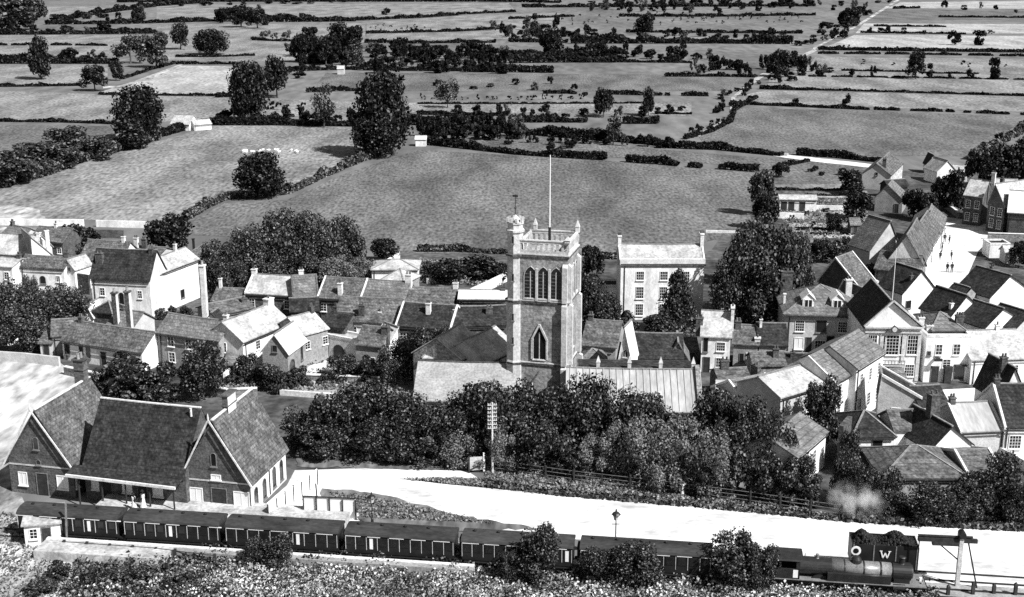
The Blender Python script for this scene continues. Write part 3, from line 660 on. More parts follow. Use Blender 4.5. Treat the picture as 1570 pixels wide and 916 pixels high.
for xx in (8.6, 10.2, 11.6): part('boiler_band', 'loco_paint', E, lambda q, xx=xx: q.tube([(xx, 0, 2.12), (xx + .1, 0, 2.12)], [.89, .88], 24))
part('side_tank', 'loco_paint', E, lambda q: q.box(7.2, -1.25, 1.2, 12.4, -.86, 2.05)); part('side_tank', 'loco_paint', E, lambda q: q.box(5.2, .86, 1.2, 12.4, 1.25, 2.05))
part('smokebox', 'black_iron', E, lambda q: (q.tube([(12.6, 0, 2.12), (14.1, 0, 2.12)], [.92, .92], 22), q.box(12.7, -.8, 1.1, 14.0, .8, 1.9)))
sbd = part('smokebox_door', 'black_iron', E, lambda q: q.tube([(14.1, 0, 2.12), (14.25, 0, 2.12), (14.33, 0, 2.12)], [.78, .7, .3], 20))
part('chimney', 'black_iron', E, lambda q: q.lathe([(.32, 2.95), (.24, 3.1), (.23, 3.6), (.33, 3.72), (.26, 3.8)], (13.35, 0), 14))
part('dome', 'loco_paint', E, lambda q: q.lathe([(.5, 2.85), (.45, 3.2), (.3, 3.5), (.05, 3.6)], (9.6, 0), 14))
part('safety_valve', 'tank_paint', E, lambda q: q.lathe([(.28, 2.9), (.14, 3.1), (.14, 3.5), (.05, 3.55)], (6.4, 0), 12))
part('whistle', 'tank_paint', E, lambda q: q.lathe([(.04, 3.0), (.04, 3.4)], (5.4, .3), 6))
for wx, rr_ in ((3.2, .5), (6.6, .78), (8.9, .78), (11.2, .78), (13.6, .5)):
    for sy in (-.78, .78):
        w_ = MB(); w_.tube([(wx, sy - .07, rr_), (wx, sy + .07, rr_)], [rr_, rr_], 20); w_.build('wheel', 'black_iron', E)
part('coupling_rod', 'tank_paint', E, lambda q: q.box(6.5, -.95, .7, 11.3, -.89, .84)); part('cylinder', 'loco_paint', E, lambda q: q.tube([(12.6, -1.05, .85), (13.6, -1.05, .85)], [.32, .32], 12))
for sy in (-.85, .85): part('buffer', 'black_iron', E, lambda q, sy=sy: q.tube([(15.4, sy, .85), (15.85, sy, .85), (15.92, sy, .85)], [.12, .12, .24], 12))
part('lamp', 'blind', E, lambda q: q.box(14.9, -.12, 1.14, 15.1, .12, 1.5))
E.scale = (1, .92, .8)
# ---- open wagon lettered W with coal behind the engine
def wagon(x, L, label, letter=None, heap=.9, zt=2.35):
    a = tk(x, 3.18); W_ = empty('open_wagon', (a[0], a[1], .2), TA, label, 'wagon', 'open goods wagons on the siding')
    part('body', 'coach_paint', W_, lambda q: (q.box(0, -1.2, 1.0, L, -1.1, zt), q.box(0, 1.1, 1.0, L, 1.2, zt), q.box(0, -1.1, 1.0, .1, 1.1, zt), q.box(L - .1, -1.1, 1.0, L, 1.1, zt), q.box(.1, -1.1, 1.0, L - .1, 1.1, 1.1)))
    part('planks_trim', 'weathered_wood', W_, lambda q: [q.box(xx - .05, -1.24, 1.0, xx + .05, -1.202, zt) for xx in (.15, L * .33, L * .66, L - .15)])
    part('underframe', 'black_iron', W_, lambda q: q.box(.1, -1.0, .7, L - .1, 1.0, .98))
    for wx in (L * .22, L * .78):
        for sy in (-.75, .75):
            w_ = MB(); w_.tube([(wx, sy - .06, .46), (wx, sy + .06, .46)], [.46, .46], 16); w_.build('wheel', 'black_iron', W_)
    r = np.random.RandomState(int(x)); n = 700; px = r.uniform(.15, L - .15, n); py = r.uniform(-1.05, 1.05, n)
    pz = zt - .15 + heap * (1 - (py / 1.1) ** 2) * (0.55 + .45 * np.sin(px * 2.1)) * np.minimum(1, np.minimum(px, L - px) * 1.2)
    q = MB(); q.box(.1, -1.09, 1.1, L - .1, 1.09, zt - .1)
    for i in range(n):
        s_ = r.uniform(.07, .17); z = pz[i]; o_ = r.uniform(-.05, .05, 6)
        q.add([(px[i] - s_, py[i], z), (px[i] + s_, py[i], z + o_[0]), (px[i], py[i] - s_, z + o_[1]), (px[i], py[i] + s_, z), (px[i] + o_[2], py[i], z + s_), (px[i], py[i], z - .3)],
              [(0, 2, 4), (2, 1, 4), (1, 3, 4), (3, 0, 4), (2, 0, 5), (1, 2, 5), (3, 1, 5), (0, 3, 5)])
    q.build('coal_load', 'coal', W_)
    if letter:
        q = MB(); x0 = L * .5; hw_, h_ = .36, .62
        for (u0, z0, u1, z1) in ((-1, 1, -.5, 0), (-.5, 0, 0, .75), (0, .75, .5, 0), (.5, 0, 1, 1)):
            q.bar((x0 + u0 * hw_, -1.262, 1.95 + z0 * h_), (x0 + u1 * hw_, -1.262, 1.95 + z1 * h_), .02, .1)
        for u_ in (-1, 1): q.box(x0 + u_ * hw_ - .11, -1.272, 1.95 + h_ - .02, x0 + u_ * hw_ + .11, -1.252, 1.95 + h_ + .04)
        q.build('lettering', 'blind', W_)
    return W_
wagon(29.0, 5.6, 'open coal wagon lettered with a large white W behind the engine boiler', 'W', .95, 3.05)
# round plate and pole: disc signal beside the wagon
a = tk(29.3, 1.75); D = empty('disc_signal', (a[0], a[1], .05), TA, 'white round disc signal on a short post between engine and coal wagon', 'signal')
part('post', 'black_iron', D, lambda q: q.box(-.06, -.06, 0, .06, .06, 3.0)); part('disc', 'blind', D, lambda q: q.tube([(0, -.12, 2.75), (0, -.07, 2.75)], [.42, .42], 20)); part('lens', 'glass', D, lambda q: q.tube([(0, -.14, 2.75), (0, -.122, 2.75)], [.24, .24], 14))
# yard crane at right
cx, cy = P(1467, 900); K = empty('yard_crane', (cx, cy, 0), R(-6), 'pale post yard crane with long dark jib over the siding', 'crane')
part('post', 'pale_wood', K, lambda q: (q.box(-.17, -.17, 0, .17, .17, 4.6)))
part('jib', 'dark_wood', K, lambda q: (q.box(-3.6, -.14, 4.15, 1.3, .14, 4.5), q.box(-3.6, -.1, 4.6, .9, .1, 4.72), q.box(-2.4, -.2, 3.85, -.2, .2, 4.14)))
part('brace', 'dark_wood', K, lambda q: (q.bar((.6, 0, 4.1), (1.6, -.3, 0), .12), q.bar((-.1, 0, 2.5), (-2.0, 0, 4.1), .1)))
part('winch', 'black_iron', K, lambda q: (q.tube([(0, -.4, 4.95), (0, .4, 4.95)], [.28, .28], 12), q.box(-.3, -.3, 4.6, .3, .3, 4.9), q.box(-.06, -.06, 5.2, .06, .06, 5.7)))
part('chain', 'black_iron', K, lambda q: (q.box(-3.5, -.04, 1.2, -3.42, .04, 4.15), q.box(-3.6, -.1, 1.0, -3.32, .1, 1.25)))
for i, (x, y) in enumerate([(1453, 914), (1491, 913), (1523, 912), (1556, 914), (1416, 913)]):
    p_ = P(x, y); q = MB(); q.box(-.13, -.13, 0, .13, .13, .9 + .2 * (i % 2)); q.add([(-.13, -.13, .9 + .2 * (i % 2)), (.13, -.13, .9 + .2 * (i % 2)), (.13, .13, .9 + .2 * (i % 2)), (-.13, .13, .9 + .2 * (i % 2)), (0, 0, 1.1 + .2 * (i % 2))], [(0, 1, 4), (1, 2, 4), (2, 3, 4), (3, 0, 4)])
    o = q.build('gate_post', 'dark_wood'); o.location = (p_[0], p_[1], 0); tag(o, ['stubby dark post at the foot of the pale crane post', 'stubby dark post right of the crane brace', 'stubby dark post in the white yard beyond the crane', 'stubby dark post at the far end of the post row', 'stubby dark post by the front buffers of the engine'][i], 'post', 'dark posts at the yard edge')
# hut at the lower left
HUT = house('small white lamp hut with pale sloping roof at the end of the train', (36, 806), (90, 789), 2.25, d=2.9, kind='lean', rise=.5, wall='white_wall', roof='light_roof', name='lamp_hut', cat='hut', over=.2,
      wins=[('f', .25, .9, .6, .9, 's'), ('f', .6, .02, .75, 1.8, 'D'), ('r', .5, .7, .8, 1.0, 's')], ang=12)
q = MB(); q.bar((0, 0, 0), (.25, 0, 4.3), .14); a = P(103, 838); o = q.build('leaning_pole', 'weathered_wood'); o.location = (a[0], a[1], 0); tag(o, 'slightly leaning bare pole beside the lamp hut', 'pole')
# fences
def post_fence(label, pts, step, h, name='fence', m='dark_wood', rails=(.4, .75, 1.05), pw=.13, panel=None, rail_m=None, group=None):
    W = [P(*p) for p in pts]; rt = empty(name, (*W[0], 0), 0, label, 'fence', group); ox, oy = W[0]; k = 0
    rl = MB(); pn = MB()
    for i in range(len(W) - 1):
        a, b_ = W[i], W[i + 1]; ln = math.hypot(b_[0] - a[0], b_[1] - a[1]); n = max(1, int(ln / step))
        for j in range(n + (i == len(W) - 2)):
            t = j / n; x, y = a[0] + (b_[0] - a[0]) * t - ox, a[1] + (b_[1] - a[1]) * t - oy
            hh = h * rng.uniform(.92, 1.08); q = MB(); q.box(x - pw / 2, y - pw / 2, 0, x + pw / 2, y + pw / 2, hh)
            if k < 95: q.build('post', m, rt); k += 1
        for z in rails: rl.bar((a[0] - ox, a[1] - oy, z * h), (b_[0] - ox, b_[1] - oy, z * h), .04, .045 if panel is None else .12)
        if panel:
            dx, dy = (b_[0] - a[0]) / ln * .0, 0
            pn.bar((a[0] - ox, a[1] - oy + .1, h * .5), (b_[0] - ox, b_[1] - oy + .1, h * .5), .05, h * .96)
    if rails: rl.build('rail', rail_m or m, rt)
    if panel: pn.build('panel', panel, rt)
    return rt
post_fence('long post and wire fence along the top of the white station road', [(752, 724), (880, 742), (1010, 757), (1150, 775), (1290, 796)], 2.35, 1.55, rails=(.35, .62, .9), m='dark_wood', pw=.16, rail_m='weathered_wood')
post_fence('pale wooden fence along the hedge behind the station approach', [(462, 694), (560, 697), (718, 706)], 1.8, .9, rails=(.5, .95), m='weathered_wood', pw=.1)
post_fence('slanting white panelled fence beside the station side wall', [(412, 800), (487, 744)], 1.45, 1.75, rails=(1.0,), m='dark_wood', panel='white_paint', pw=.12, rail_m='coping')
post_fence('white hoarding of tall panels with dark top rail facing the train', [(466, 794), (546, 798)], 1.25, 2.2, rails=(1.02,), m='dark_wood', panel='white_paint', pw=.12)
post_fence('rough dark rail fence in front of the near platform', [(100, 846), (240, 856), (330, 868)], 1.9, 1.1, rails=(.5, .9), m='dark_wood', pw=.22)
q = MB(); q.box(0, 0, .1, .95, .08, 1.7); p_ = P(719, 726); G = empty('field_gate', (*p_, 0), R(10), 'white notice board gate at the bend of the station road', 'gate')
part('board', 'cream_wall', G, lambda q: q.box(0.1, 0, .3, 1.5, .07, 1.75)); part('post', 'dark_wood', G, lambda q: q.box(-.05, -.08, 0, .1, .1, 1.9)); part('post', 'white_paint', G, lambda q: q.box(1.5, -.08, 0, 1.68, .1, 2.2)); part('brace', 'dark_wood', G, lambda q: q.bar((.12, -.05, .4), (1.3, -.05, .9), .1))
# lamp posts
def lamp(x, y, h, label):
    p_ = P(x, y); o = empty('street_lamp', (*p_, 0), 0, label, 'street lamp')
    part('post', 'black_iron', o, lambda q: (q.lathe([(.16, 0), (.12, .7), (.06, .8), (.05, h - .9), (.09, h - .85)], n=8), q.box(-.35, -.03, h - 1.25, .35, .03, h - 1.19)))
    part('lantern', 'cream_wall', o, lambda q: q.tube([(0, 0, h - .85), (0, 0, h - .3)], [.16, .3], 4)); part('cap', 'black_iron', o, lambda q: q.lathe([(.42, h - .3), (.3, h - .15), (.1, h - .05), (.05, h + .2)], n=8))
lamp(943, 862, 4.9, 'black street lamp with pale lantern at the road edge behind the train'); lamp(571, 806, 3.2, 'short platform lamp on the grass beside the white hoarding')
# telegraph pole
p_ = P(755, 727); TPo = empty('telegraph_pole', (*p_, 0), R(8), 'tall telegraph pole with many crossarms before the dark trees', 'telegraph pole')
hz = 7.9; part('post', 'pale_wood', TPo, lambda q: q.tube([(0, 0, 0), (0, 0, hz)], [.12, .08], 8))
for k in range(7):
    ca = part('crossarm', 'pale_wood', TPo, lambda q, k=k: (q.box(-.48, -.06, hz - .33 - k * .42, .48, .06, hz - .27 - k * .42)))
    for u in (-.42, -.2, .2, .42): part('insulator', 'cream_wall', ca, lambda q, u=u, k=k: q.box(u - .04, -.04, hz - .268 - k * .42, u + .04, .04, hz - .1 - k * .42))
q = MB(); q.bar((0, 0, 0), (-.1, 0, 2.3), .12); p_ = P(487, 775); o = q.build('leaning_pole', 'dark_wood'); o.location = (*p_, 0); tag(o, 'thin dark pole at the corner of the white fences', 'pole')

# ============================================================ church
def church():
    TAg = R(-14); cb = P(795, 642); # tower front left ground corner
    # front face plane: width solved so the corners fall on their picture columns
    rt = empty('church_tower', (*cb, 0), TAg, 'tall stone church tower with belfry openings, pinnacled turret and flagpole', 'church tower')
    e = (math.cos(TAg), math.sin(TAg)); n = (-e[1], e[0])
    rx, ry, _ = ray(869, 600); L = (ry * cb[0] - rx * cb[1]) / (rx * e[1] - ry * e[0]); D = L * 1.02
    def zat(px, py, yl=0):
        rx, ry, rz = ray(px, py); k = (cb[0] * n[0] + cb[1] * n[1] + yl) / (rx * n[0] + ry * n[1]); return H + rz * k
    zc = zat(835, 392); zp = zat(835, 371); z2 = zat(835, 463); z1 = zat(835, 558)
    part('shaft', 'tower_stone', rt, lambda q: q.box(0, 0, 0, L, D, zc))
    def band(z, h, o, nm='string_course'):
        part(nm, 'weathered_wood' if False else 'dark_stone', rt, lambda q: q.box(-o, -o, z - h, L + o, D + o, z))
        part('string_course', 'dressed_stone', rt, lambda q: q.box(-o - .03, -o - .03, z + .002, L + o + .03, D + o + .03, z + .13))
    for z in (zc, z2, z1): band(z, .25, .12)
    # parapet: pierced arcade of small openings between solid rails
    def parapet(q):
        t = .22
        for (x0, y0, x1, y1) in ((0, 0, L, t), (0, D - t, L, D), (0, t, t, D - t), (L - t, t, L, D - t)):
            q.box(x0, y0, zc + .14, x1, y1, zc + .5); q.box(x0, y0, zp - .28, x1, y1, zp)
            m = 9
            for i in range(m + 1):
                if x1 - x0 > y1 - y0: u = x0 + (x1 - x0 - .2) * i / m; q.box(u, y0 + .03, zc + .5, u + .28, y1 - .03, zp - .28)
                else: u = y0 + (y1 - y0 - .2) * i / m; q.box(x0 + .03, u, zc + .5, x1 - .03, u + .28, zp - .28)
    part('parapet', 'dressed_stone', rt, parapet)
    part('roof', 'lead_grey', rt, lambda q: q.add([(.22, .22, zc + .2), (L - .22, .22, zc + .2), (L - .22, D - .22, zc + .2), (.22, D - .22, zc + .2), (L / 2, D / 2, zc + .9)], [(0, 1, 4), (1, 2, 4), (2, 3, 4), (3, 0, 4)]))
    # crenellation caps
    part('parapet_cap', 'dressed_stone', rt, lambda q: [q.box(-.05, -.06, zp, L + .05, .28, zp + .12), q.box(-.05, D - .28, zp, L + .05, D + .06, zp + .12), q.box(L - .28, .29, zp, L + .06, D - .29, zp + .12)])
    def pin(x, y, z, h, r=.28):
        part('pinnacle', 'dressed_stone', rt, lambda q: (q.box(x - r, y - r, z, x + r, y + r, z + h * .45), q.add([(x - r * 1.2, y - r * 1.2, z + h * .45), (x + r * 1.2, y - r * 1.2, z + h * .45), (x + r * 1.2, y + r * 1.2, z + h * .45), (x - r * 1.2, y + r * 1.2, z + h * .45), (x, y, z + h)], [(0, 1, 4), (1, 2, 4), (2, 3, 4), (3, 0, 4), (3, 2, 1, 0)])))
    pin(L - .1, .1, zp, .7, .3); pin(L - .1, D - .1, zp, 1.5, .22); pin(.6, D - .1, zp, 1.5, .2)
    # stair turret, eight sided, at the front left corner
    zt = zat(785, 342, .3); tc = (-.55, .6)
    part('stair_turret', 'dressed_stone', rt, lambda q: q.lathe([(1.12, 0), (1.12, z1), (1.0, z1 + .2), (1.0, z2), (.92, z2 + .2), (.92, zt - 1.1), (1.08, zt - 1.0), (1.08, zt - .75), (.88, zt - .7), (.86, zt - .1)], tc, 8))
    part('turret_cap', 'dressed_stone', rt, lambda q: (q.lathe([(.98, zt - .1), (.98, zt + .12), (.7, zt + .14), (.5, zt + .5), (.05, zt + .9)], tc, 8), [q.box(tc[0] + .85 * math.cos(a) - .13, tc[1] + .85 * math.sin(a) - .13, zt + .12, tc[0] + .85 * math.cos(a) + .13, tc[1] + .85 * math.sin(a) + .13, zt + .62) for a in np.linspace(.4, 6.68, 8, endpoint=False)]))
    for z in (z1, z2, zc): part('turret_band', 'dark_stone', rt, lambda q, z=z: q.lathe([(1.2, z - .22), (1.2, z)], tc, 8))
    for z in (z1 - 4, z1 + 2.2, z1 + 5.0, z2 + 2.3, zt - 2.2): opening(rt, 'f', 0, 0, tc[0] - .05, z, .22, .8, 'd', proud=.36)
    vane = part('weather_vane', 'black_iron', rt, lambda q: (q.tube([(tc[0], tc[1], zt + .8), (tc[0], tc[1], zt + 3.2)], [.05, .03], 6), q.box(tc[0] - .32, tc[1] - .02, zt + 2.9, tc[0] + .3, tc[1] + .02, zt + 3.12), q.lathe([(.02, zt + 1.5), (.16, zt + 1.65), (.02, zt + 1.8)], tc, 8)))
    # corner buttresses
    def butt(q, x, y, w, dpt, dirx, diry):
        for (za, zb_, k) in ((0, z1, 1.0), (z1 + .005, z2, .72), (z2 + .005, zc - .9, .5)):
            dd = dpt * k
            x0, x1 = (x, x + w) if diry else (x, x + dirx * dd); y0, y1 = (y, y + w) if dirx else (y, y + diry * dd)
            q.box(min(x0, x1), min(y0, y1), za, max(x0, x1), max(y0, y1), zb_ - .35)
            if diry: q.add([(x0, y, zb_ - .35), (x1, y, zb_ - .35), (x1, y1, zb_ - .35), (x0, y1, zb_ - .35), (x0, y, zb_), (x1, y, zb_)], [(3, 2, 5, 4), (0, 4, 5, 1), (0, 3, 4), (1, 5, 2)])
            else: q.add([(x, y0, zb_ - .35), (x, y1, zb_ - .35), (x1, y1, zb_ - .35), (x1, y0, zb_ - .35), (x, y0, zb_), (x, y1, zb_)], [(3, 4, 5, 2), (0, 1, 5, 4), (0, 4, 3), (1, 2, 5)])
    part('buttress', 'dressed_stone', rt, lambda q: butt(q, L - .62, 0.001, .6, .75, 0, -1))
    part('buttress', 'dressed_stone', rt, lambda q: butt(q, L, .05, .6, .75, 1, 0)); part('buttress', 'dressed_stone', rt, lambda q: butt(q, L, D - .65, .6, .75, 1, 0))
    # belfry: three pointed openings front, three on the side
    zb0 = zat(835, 458); hb = zat(835, 410) - zb0
    for fc in ('f', 'r'):
        S = L if fc == 'f' else D
        for k, u in enumerate((.24, .5, .76) if fc == 'f' else (.27, .5, .73)):
            w = S * .25; o = opening(rt, fc, L, D, u * S if fc == 'f' else u * S, zb0, w, hb, 'p')
            lv = MB()
            for i in range(7):
                z = zb0 + .3 + i * (hb * .78) / 7
                if fc == 'f': lv.box(u * S - w * .46, -.045, z, u * S + w * .46, -.028, z + .1)
                else: lv.box(L + .028, u * S - w * .46, z, L + .045, u * S + w * .46, z + .1)
            lv.build('louvre', 'dark_stone', o)
        for u in ((.37, .63) if fc == 'f' else (.385, .615)):
            part('belfry_shaft', 'dressed_stone', rt, lambda q, u=u: q.box(u * L - .13, -.2, zb0 - .3, u * L + .13, -.002, zb0 + hb * .95) if fc == 'f' else q.box(L + .002, u * D - .13, zb0 - .3, L + .2, u * D + .13, zb0 + hb * .95))
    zw = zat(831, 551); hw = zat(831, 503) - zw
    opening(rt, 'f', L, D, .43 * L, zw, .24 * L, hw, 'p')
    for k in (-1, 1): part('window_hood', 'dressed_stone', rt, lambda q, k=k: (q.bar((.43 * L + k * L * .155, -.1, zw + hw * .62), (.43 * L, -.1, zw + hw + .4), .16, .2), q.box(.43 * L + k * L * .155 - .08, -.16, zw, .43 * L + k * L * .155 + .08, -.002, zw + hw * .62)))
    opening(rt, 'r', L, D, .5 * D, z1 + 1.4, .2 * D, 5.2, 'p')
    opening(rt, 'r', L, D, .5 * D, 2.2, .3 * D, 3.4, 'p')
    # flagpole
    fx, fy = L * .52, D * .45; zf0 = zc + .8; rx, ry, rz = ray(836, 238); px_, py_ = cb[0] + e[0] * fx + n[0] * fy, cb[1] + e[1] * fx + n[1] * fy
    ztop = H + rz * (py_ / ry)
    part('flagpole', 'white_paint', rt, lambda q: q.tube([(fx, fy, zf0), (fx, fy, ztop)], [.09, .05], 8)); part('flagpole_base', 'black_iron', rt, lambda q: q.tube([(fx, fy, zf0 - .2), (fx, fy, zf0 + 1.9)], [.18, .15], 8))
    return L, D
TL, TD = church()
PORCH = house('pale west porch gable at the foot of the church tower', (808, 599), (850, 599), 3.6, d=3.2, kind='front', ridge=(829, 567), wall='white_wall', roof='dark_stone', name='church_porch', cat='porch', cope=True, cope_m='dark_stone', over=.1)
NAVE_L = house('grey lead roofed chancel range left of the church tower, dark ridge line', (634, 613), (786, 615), 3.4, d=9.5, ridge=(700, 556), wall='stone', roof='lead_grey', name='church_chancel', cat='church wing', over=.1, ridge_m='dark_stone',
      wins=row('f', 4, 1.0, .9, 1.7, 'p', .15, .85), ang=-4)
T1 = house('steep grey transept roof behind the chancel, pinnacle on its gable', (706, 551), (742, 528), 5.4, d=6.4, ridge=(697, 503), wall='stone', roof='light_roof', name='church_transept', cat='church wing', over=.1)
T2 = house('second grey church roof running back beside the tower', (745, 556), (792, 533), 5.2, d=6.4, ridge=(745, 508), wall='cream_wall', roof='light_roof', name='church_transept', cat='church wing',
      wins=[('f', .2, 3.4, .5, 1.5, 'p'), ('f', .45, 3.4, .5, 1.5, 'p')])
T3 = house('low pale hipped vestry roof at the left end of the church', (650, 549), (700, 549), 5.0, d=5, kind='hip', ridge=(672, 520), wall='stone', roof='light_roof', name='vestry', cat='church wing')
NAVE = house('long pale lead roofed nave right of the church tower', (868, 628), (1078, 631), 4.0, d=9.6, ridge=(990, 567), wall='stone', roof='lead_roof', name='church_nave', cat='church', over=.05, cope=False,
      wins=row('f', 6, 1.2, 1.0, 2.0, 'p') + [('r', .5, 2.6, 1.3, 2.6, 'p')])
rt, L, d, ez, rz, lc = ALLH['long pale lead roofed nave right of the church tower']
ro = [c for c in rt.children if c.name.startswith('roof')][0]
sm = MB(); sl = (rz - ez) / (d / 2)
for i in range(int(L / .75)):
    x = .4 + i * .75; sm.bar((x, -.2, ez - sl * .2 + .2), (x, d / 2 - .1, rz + .16), .04, .04)
sm.build('roof_seam', 'lead_roof', ro)
for x in (L - .3,):
    cp = MB(); cp.bar((x, -.3, ez + .05), (x, d / 2, rz + .45), .5, .4); cp.bar((x, d / 2, rz + .45), (x, d + .3, ez + .05), .5, .4); cp.build('gable_coping', 'stone', rt)
CL = house('dark clerestory wall behind the nave ridge with pale stub pinnacles', (884, 563), (1068, 566), 7.0, d=3, kind='flat', wall='dark_stone', roof='dark_roof', name='clerestory', cat='church wing')
for c in list(CL.children_recursive):
    if c.name.startswith('coping'): bpy.data.objects.remove(c)
rt2, L_, d_, ez_, rz_ = ALLH['dark clerestory wall behind the nave ridge with pale stub pinnacles'][:5]
for i, fx in enumerate((.18, .44, .70, .97)):
    part('pinnacle', 'dressed_stone', rt2, lambda q, fx=fx: (q.box(L_ * fx - .2, -.35, ez_ - 2.0, L_ * fx + .2, .05, ez_ + .7), q.add([(L_ * fx - .25, -.4, ez_ + .7), (L_ * fx + .25, -.4, ez_ + .7), (L_ * fx + .25, .1, ez_ + .7), (L_ * fx - .25, .1, ez_ + .7), (L_ * fx, -.15, ez_ + 1.5)], [(0, 1, 4), (1, 2, 4), (2, 3, 4), (3, 0, 4)])))

# ============================================================ village, left
house('long low white cottage with mottled tile roof below the tall dark chimney', (95, 522), (217, 541), 2.7, d=5.4, ridge=(190, 504), roof='tile_roof', wins=[('f', .06, .9, .8, 1.5, 'd'), ('f', .24, .8, .6, 1.6, 'd'), ('f', .33, .8, .6, 1.6, 'd'), ('f', .52, .02, .8, 1.9, 'D'), ('f', .75, .9, .8, 1.1, 's')])
house('grey stone house with light mossy roof behind the round garden tree', (241, 510), (335, 523), 4.6, d=5.6, ridge=(300, 487), wall='grey_wall', roof='grey_roof', wins=row('f', 3, 3.0, .9, 1.2, 's', .22, .8) + row('f', 2, .9, .9, 1.2, 's', .22, .5) + [('f', .8, .02, .9, 2, 'D')], chim=[(.93, .5, .9, .6, .5, 'coping', 1)])
house('tiny white dormer gable on the roof above the grey stone house', (313, 495), (337, 496), 4.9, d=2.2, kind='front', ridge=(324, 481), roof='dark_roof', name='dormer_house', cat='outbuilding', zb=0, wall='white_wall')
house('tall white townhouse with dark tiled roof and arched window', (139, 424), (229, 428), 6.4, d=5.6, ridge=(190, 383), wall='white_wall', roof='dark_roof', wins=[('f', .5, 2.1, .7, 2.0, 'a'), ('f', .82, 3.4, .6, 1.1, 's'), ('f', .18, 3.6, .7, 1.1, 's')], chim=[(.1, .25, -.3, 1.1, .7, 'dark_stone', 2), (.93, .5, .4, .6, 1.0, 'dark_stone', 2)], oe=.3)
house('white rear wing of the tall townhouse, bright side wall with two small windows', (231, 424), (303, 397), 6.3, d=4.6, rise=1.5, wall='white_wall', roof='light_roof', wins=[('f', .22, 4.2, .7, .9, 's'), ('f', .22, 1.9, .7, .8, 's'), ('f', .62, 1.2, .9, 1.2, 'd')], chim=[(.12, .6, 1.0, .9, .6, 'dark_stone', 2), (.36, .6, .8, .9, .5, 'dark_stone', 2), (.8, .5, 1.2, .4, .4, 'coping', 1)])
house('dark roofed house with white gable front behind the tall townhouse', (123, 397), (186, 401), 4.6, d=6, ridge=(160, 370), wall='white_wall', roof='tile_roof', wins=row('f', 2, 3.0, .6, .8, 's', .12, .3) + row('f', 2, 1.0, .6, .8, 's', .12, .3), chim=[(.85, .5, 1.0, .5, .5, 'coping', 1)])
house('house with a pair of tall dark and white chimneys beyond the townhouse', (186, 392), (240, 396), 4.2, d=6, ridge=(215, 378), wall='cream_wall', roof='tile_roof', chim=[(.22, .4, 1.6, .7, .5, 'coping', 2), (.45, .4, 1.5, .8, .5, 'dark_stone', 2)], wins=row('f', 2, 2.4, .7, .9))
house('small grey hipped house at the right end of the tall townhouse', (278, 398), (322, 404), 3.8, d=5, kind='hip', ridge=(303, 375), wall='cream_wall', roof='grey_roof', wins=row('f', 2, 1.8, .6, .9), chim=[(.1, .5, .9, .3, .3, 'black_iron', 0)])
house('long white range with low dark roof above the shadowed trees', (30, 409), (98, 412), 4.2, d=4.6, ridge=(65, 393), wall='white_wall', roof='tile_roof', wins=[('f', .0 + .08, .6, 1.0, 1.3, 'a'), ('f', .5, 1.6, .9, 1.2, 'a'), ('f', .85, 2.0, .6, .9, 's')])
house('little white gable beside the long white range', (97, 411), (114, 413), 4.0, d=4, kind='front', ridge=(103, 399), wall='white_wall', roof='light_roof', wins=[('f', .5, 3.6, .4, .5, 'd')])
house('white house with pale sunlit roof at the left village end', (-14, 388), (50, 391), 4.4, d=6, ridge=(34, 361), wall='white_wall', roof='light_roof', wins=row('f', 3, 2.4, .8, 1.0), chim=[(.95, .5, .6, .6, .6, 'coping', 1)])
house('white gabled house stepping down right of the pale roofed house', (50, 398), (84, 394), 4.2, d=7, kind='front', ridge=(40, 364), wall='white_wall', roof='light_roof', wins=[('f', .6, 2.0, .7, .9, 's')], chim=[(.9, .4, .2, .6, .6, 'coping', 1)])
house('brick house with dark roof and tall chimney near the long white wall', (46, 368), (96, 372), 3.6, d=6, ridge=(60, 348), wall='brick', roof='tile_roof', chim=[(.5, .5, .9, .5, .5, 'coping', 1)], wins=row('f', 2, 1.6, .8, .9))
house('white lean-to shed with a thin dark eave left of the dark trees', (-12, 408), (18, 410), 4.6, d=5, ridge=(6, 396), wall='white_wall', roof='light_roof', wins=[('f', .7, 2.6, .8, 1.1, 's'), ('f', .75, .8, .8, 1.1, 'a')])
house('grey gabled cottage at the edge of the pale field', (0, 362), (30, 368), 3.0, d=5, ridge=(14, 345), wall='cream_wall', roof='grey_roof', wins=row('f', 1, 1.0, .8, .9))
house('small shed with pyramid roof below the tall white wall', (140, 479), (172, 482), 3.2, d=3.6, kind='hip', ridge=(158, 462), wall='dark_stone', roof='dark_roof', name='shed', cat='shed')
house('pale roofed outhouse leaning below the tall white townhouse', (166, 497), (204, 502), 3.0, d=4.6, ridge=(172, 474), wall='cream_wall', roof='grey_roof', name='outhouse', cat='shed', chim=[(.2, .5, .3, .5, .5, 'dark_stone', 1)])
house('round fronted white outhouse with dark doorway beside the tree mass', (126, 483), (142, 484), 2.8, d=3, kind='front', ridge=(133, 468), wall='white_wall', roof='coping', name='outhouse', cat='shed', wins=[('f', .6, .02, .7, 1.9, 'D')])
house('small dark tiled cottage between the white cottage and the outhouse', (80, 515), (128, 512), 2.9, d=4, ridge=(110, 490), wall='grey_wall', roof='tile_roof', name='cottage')
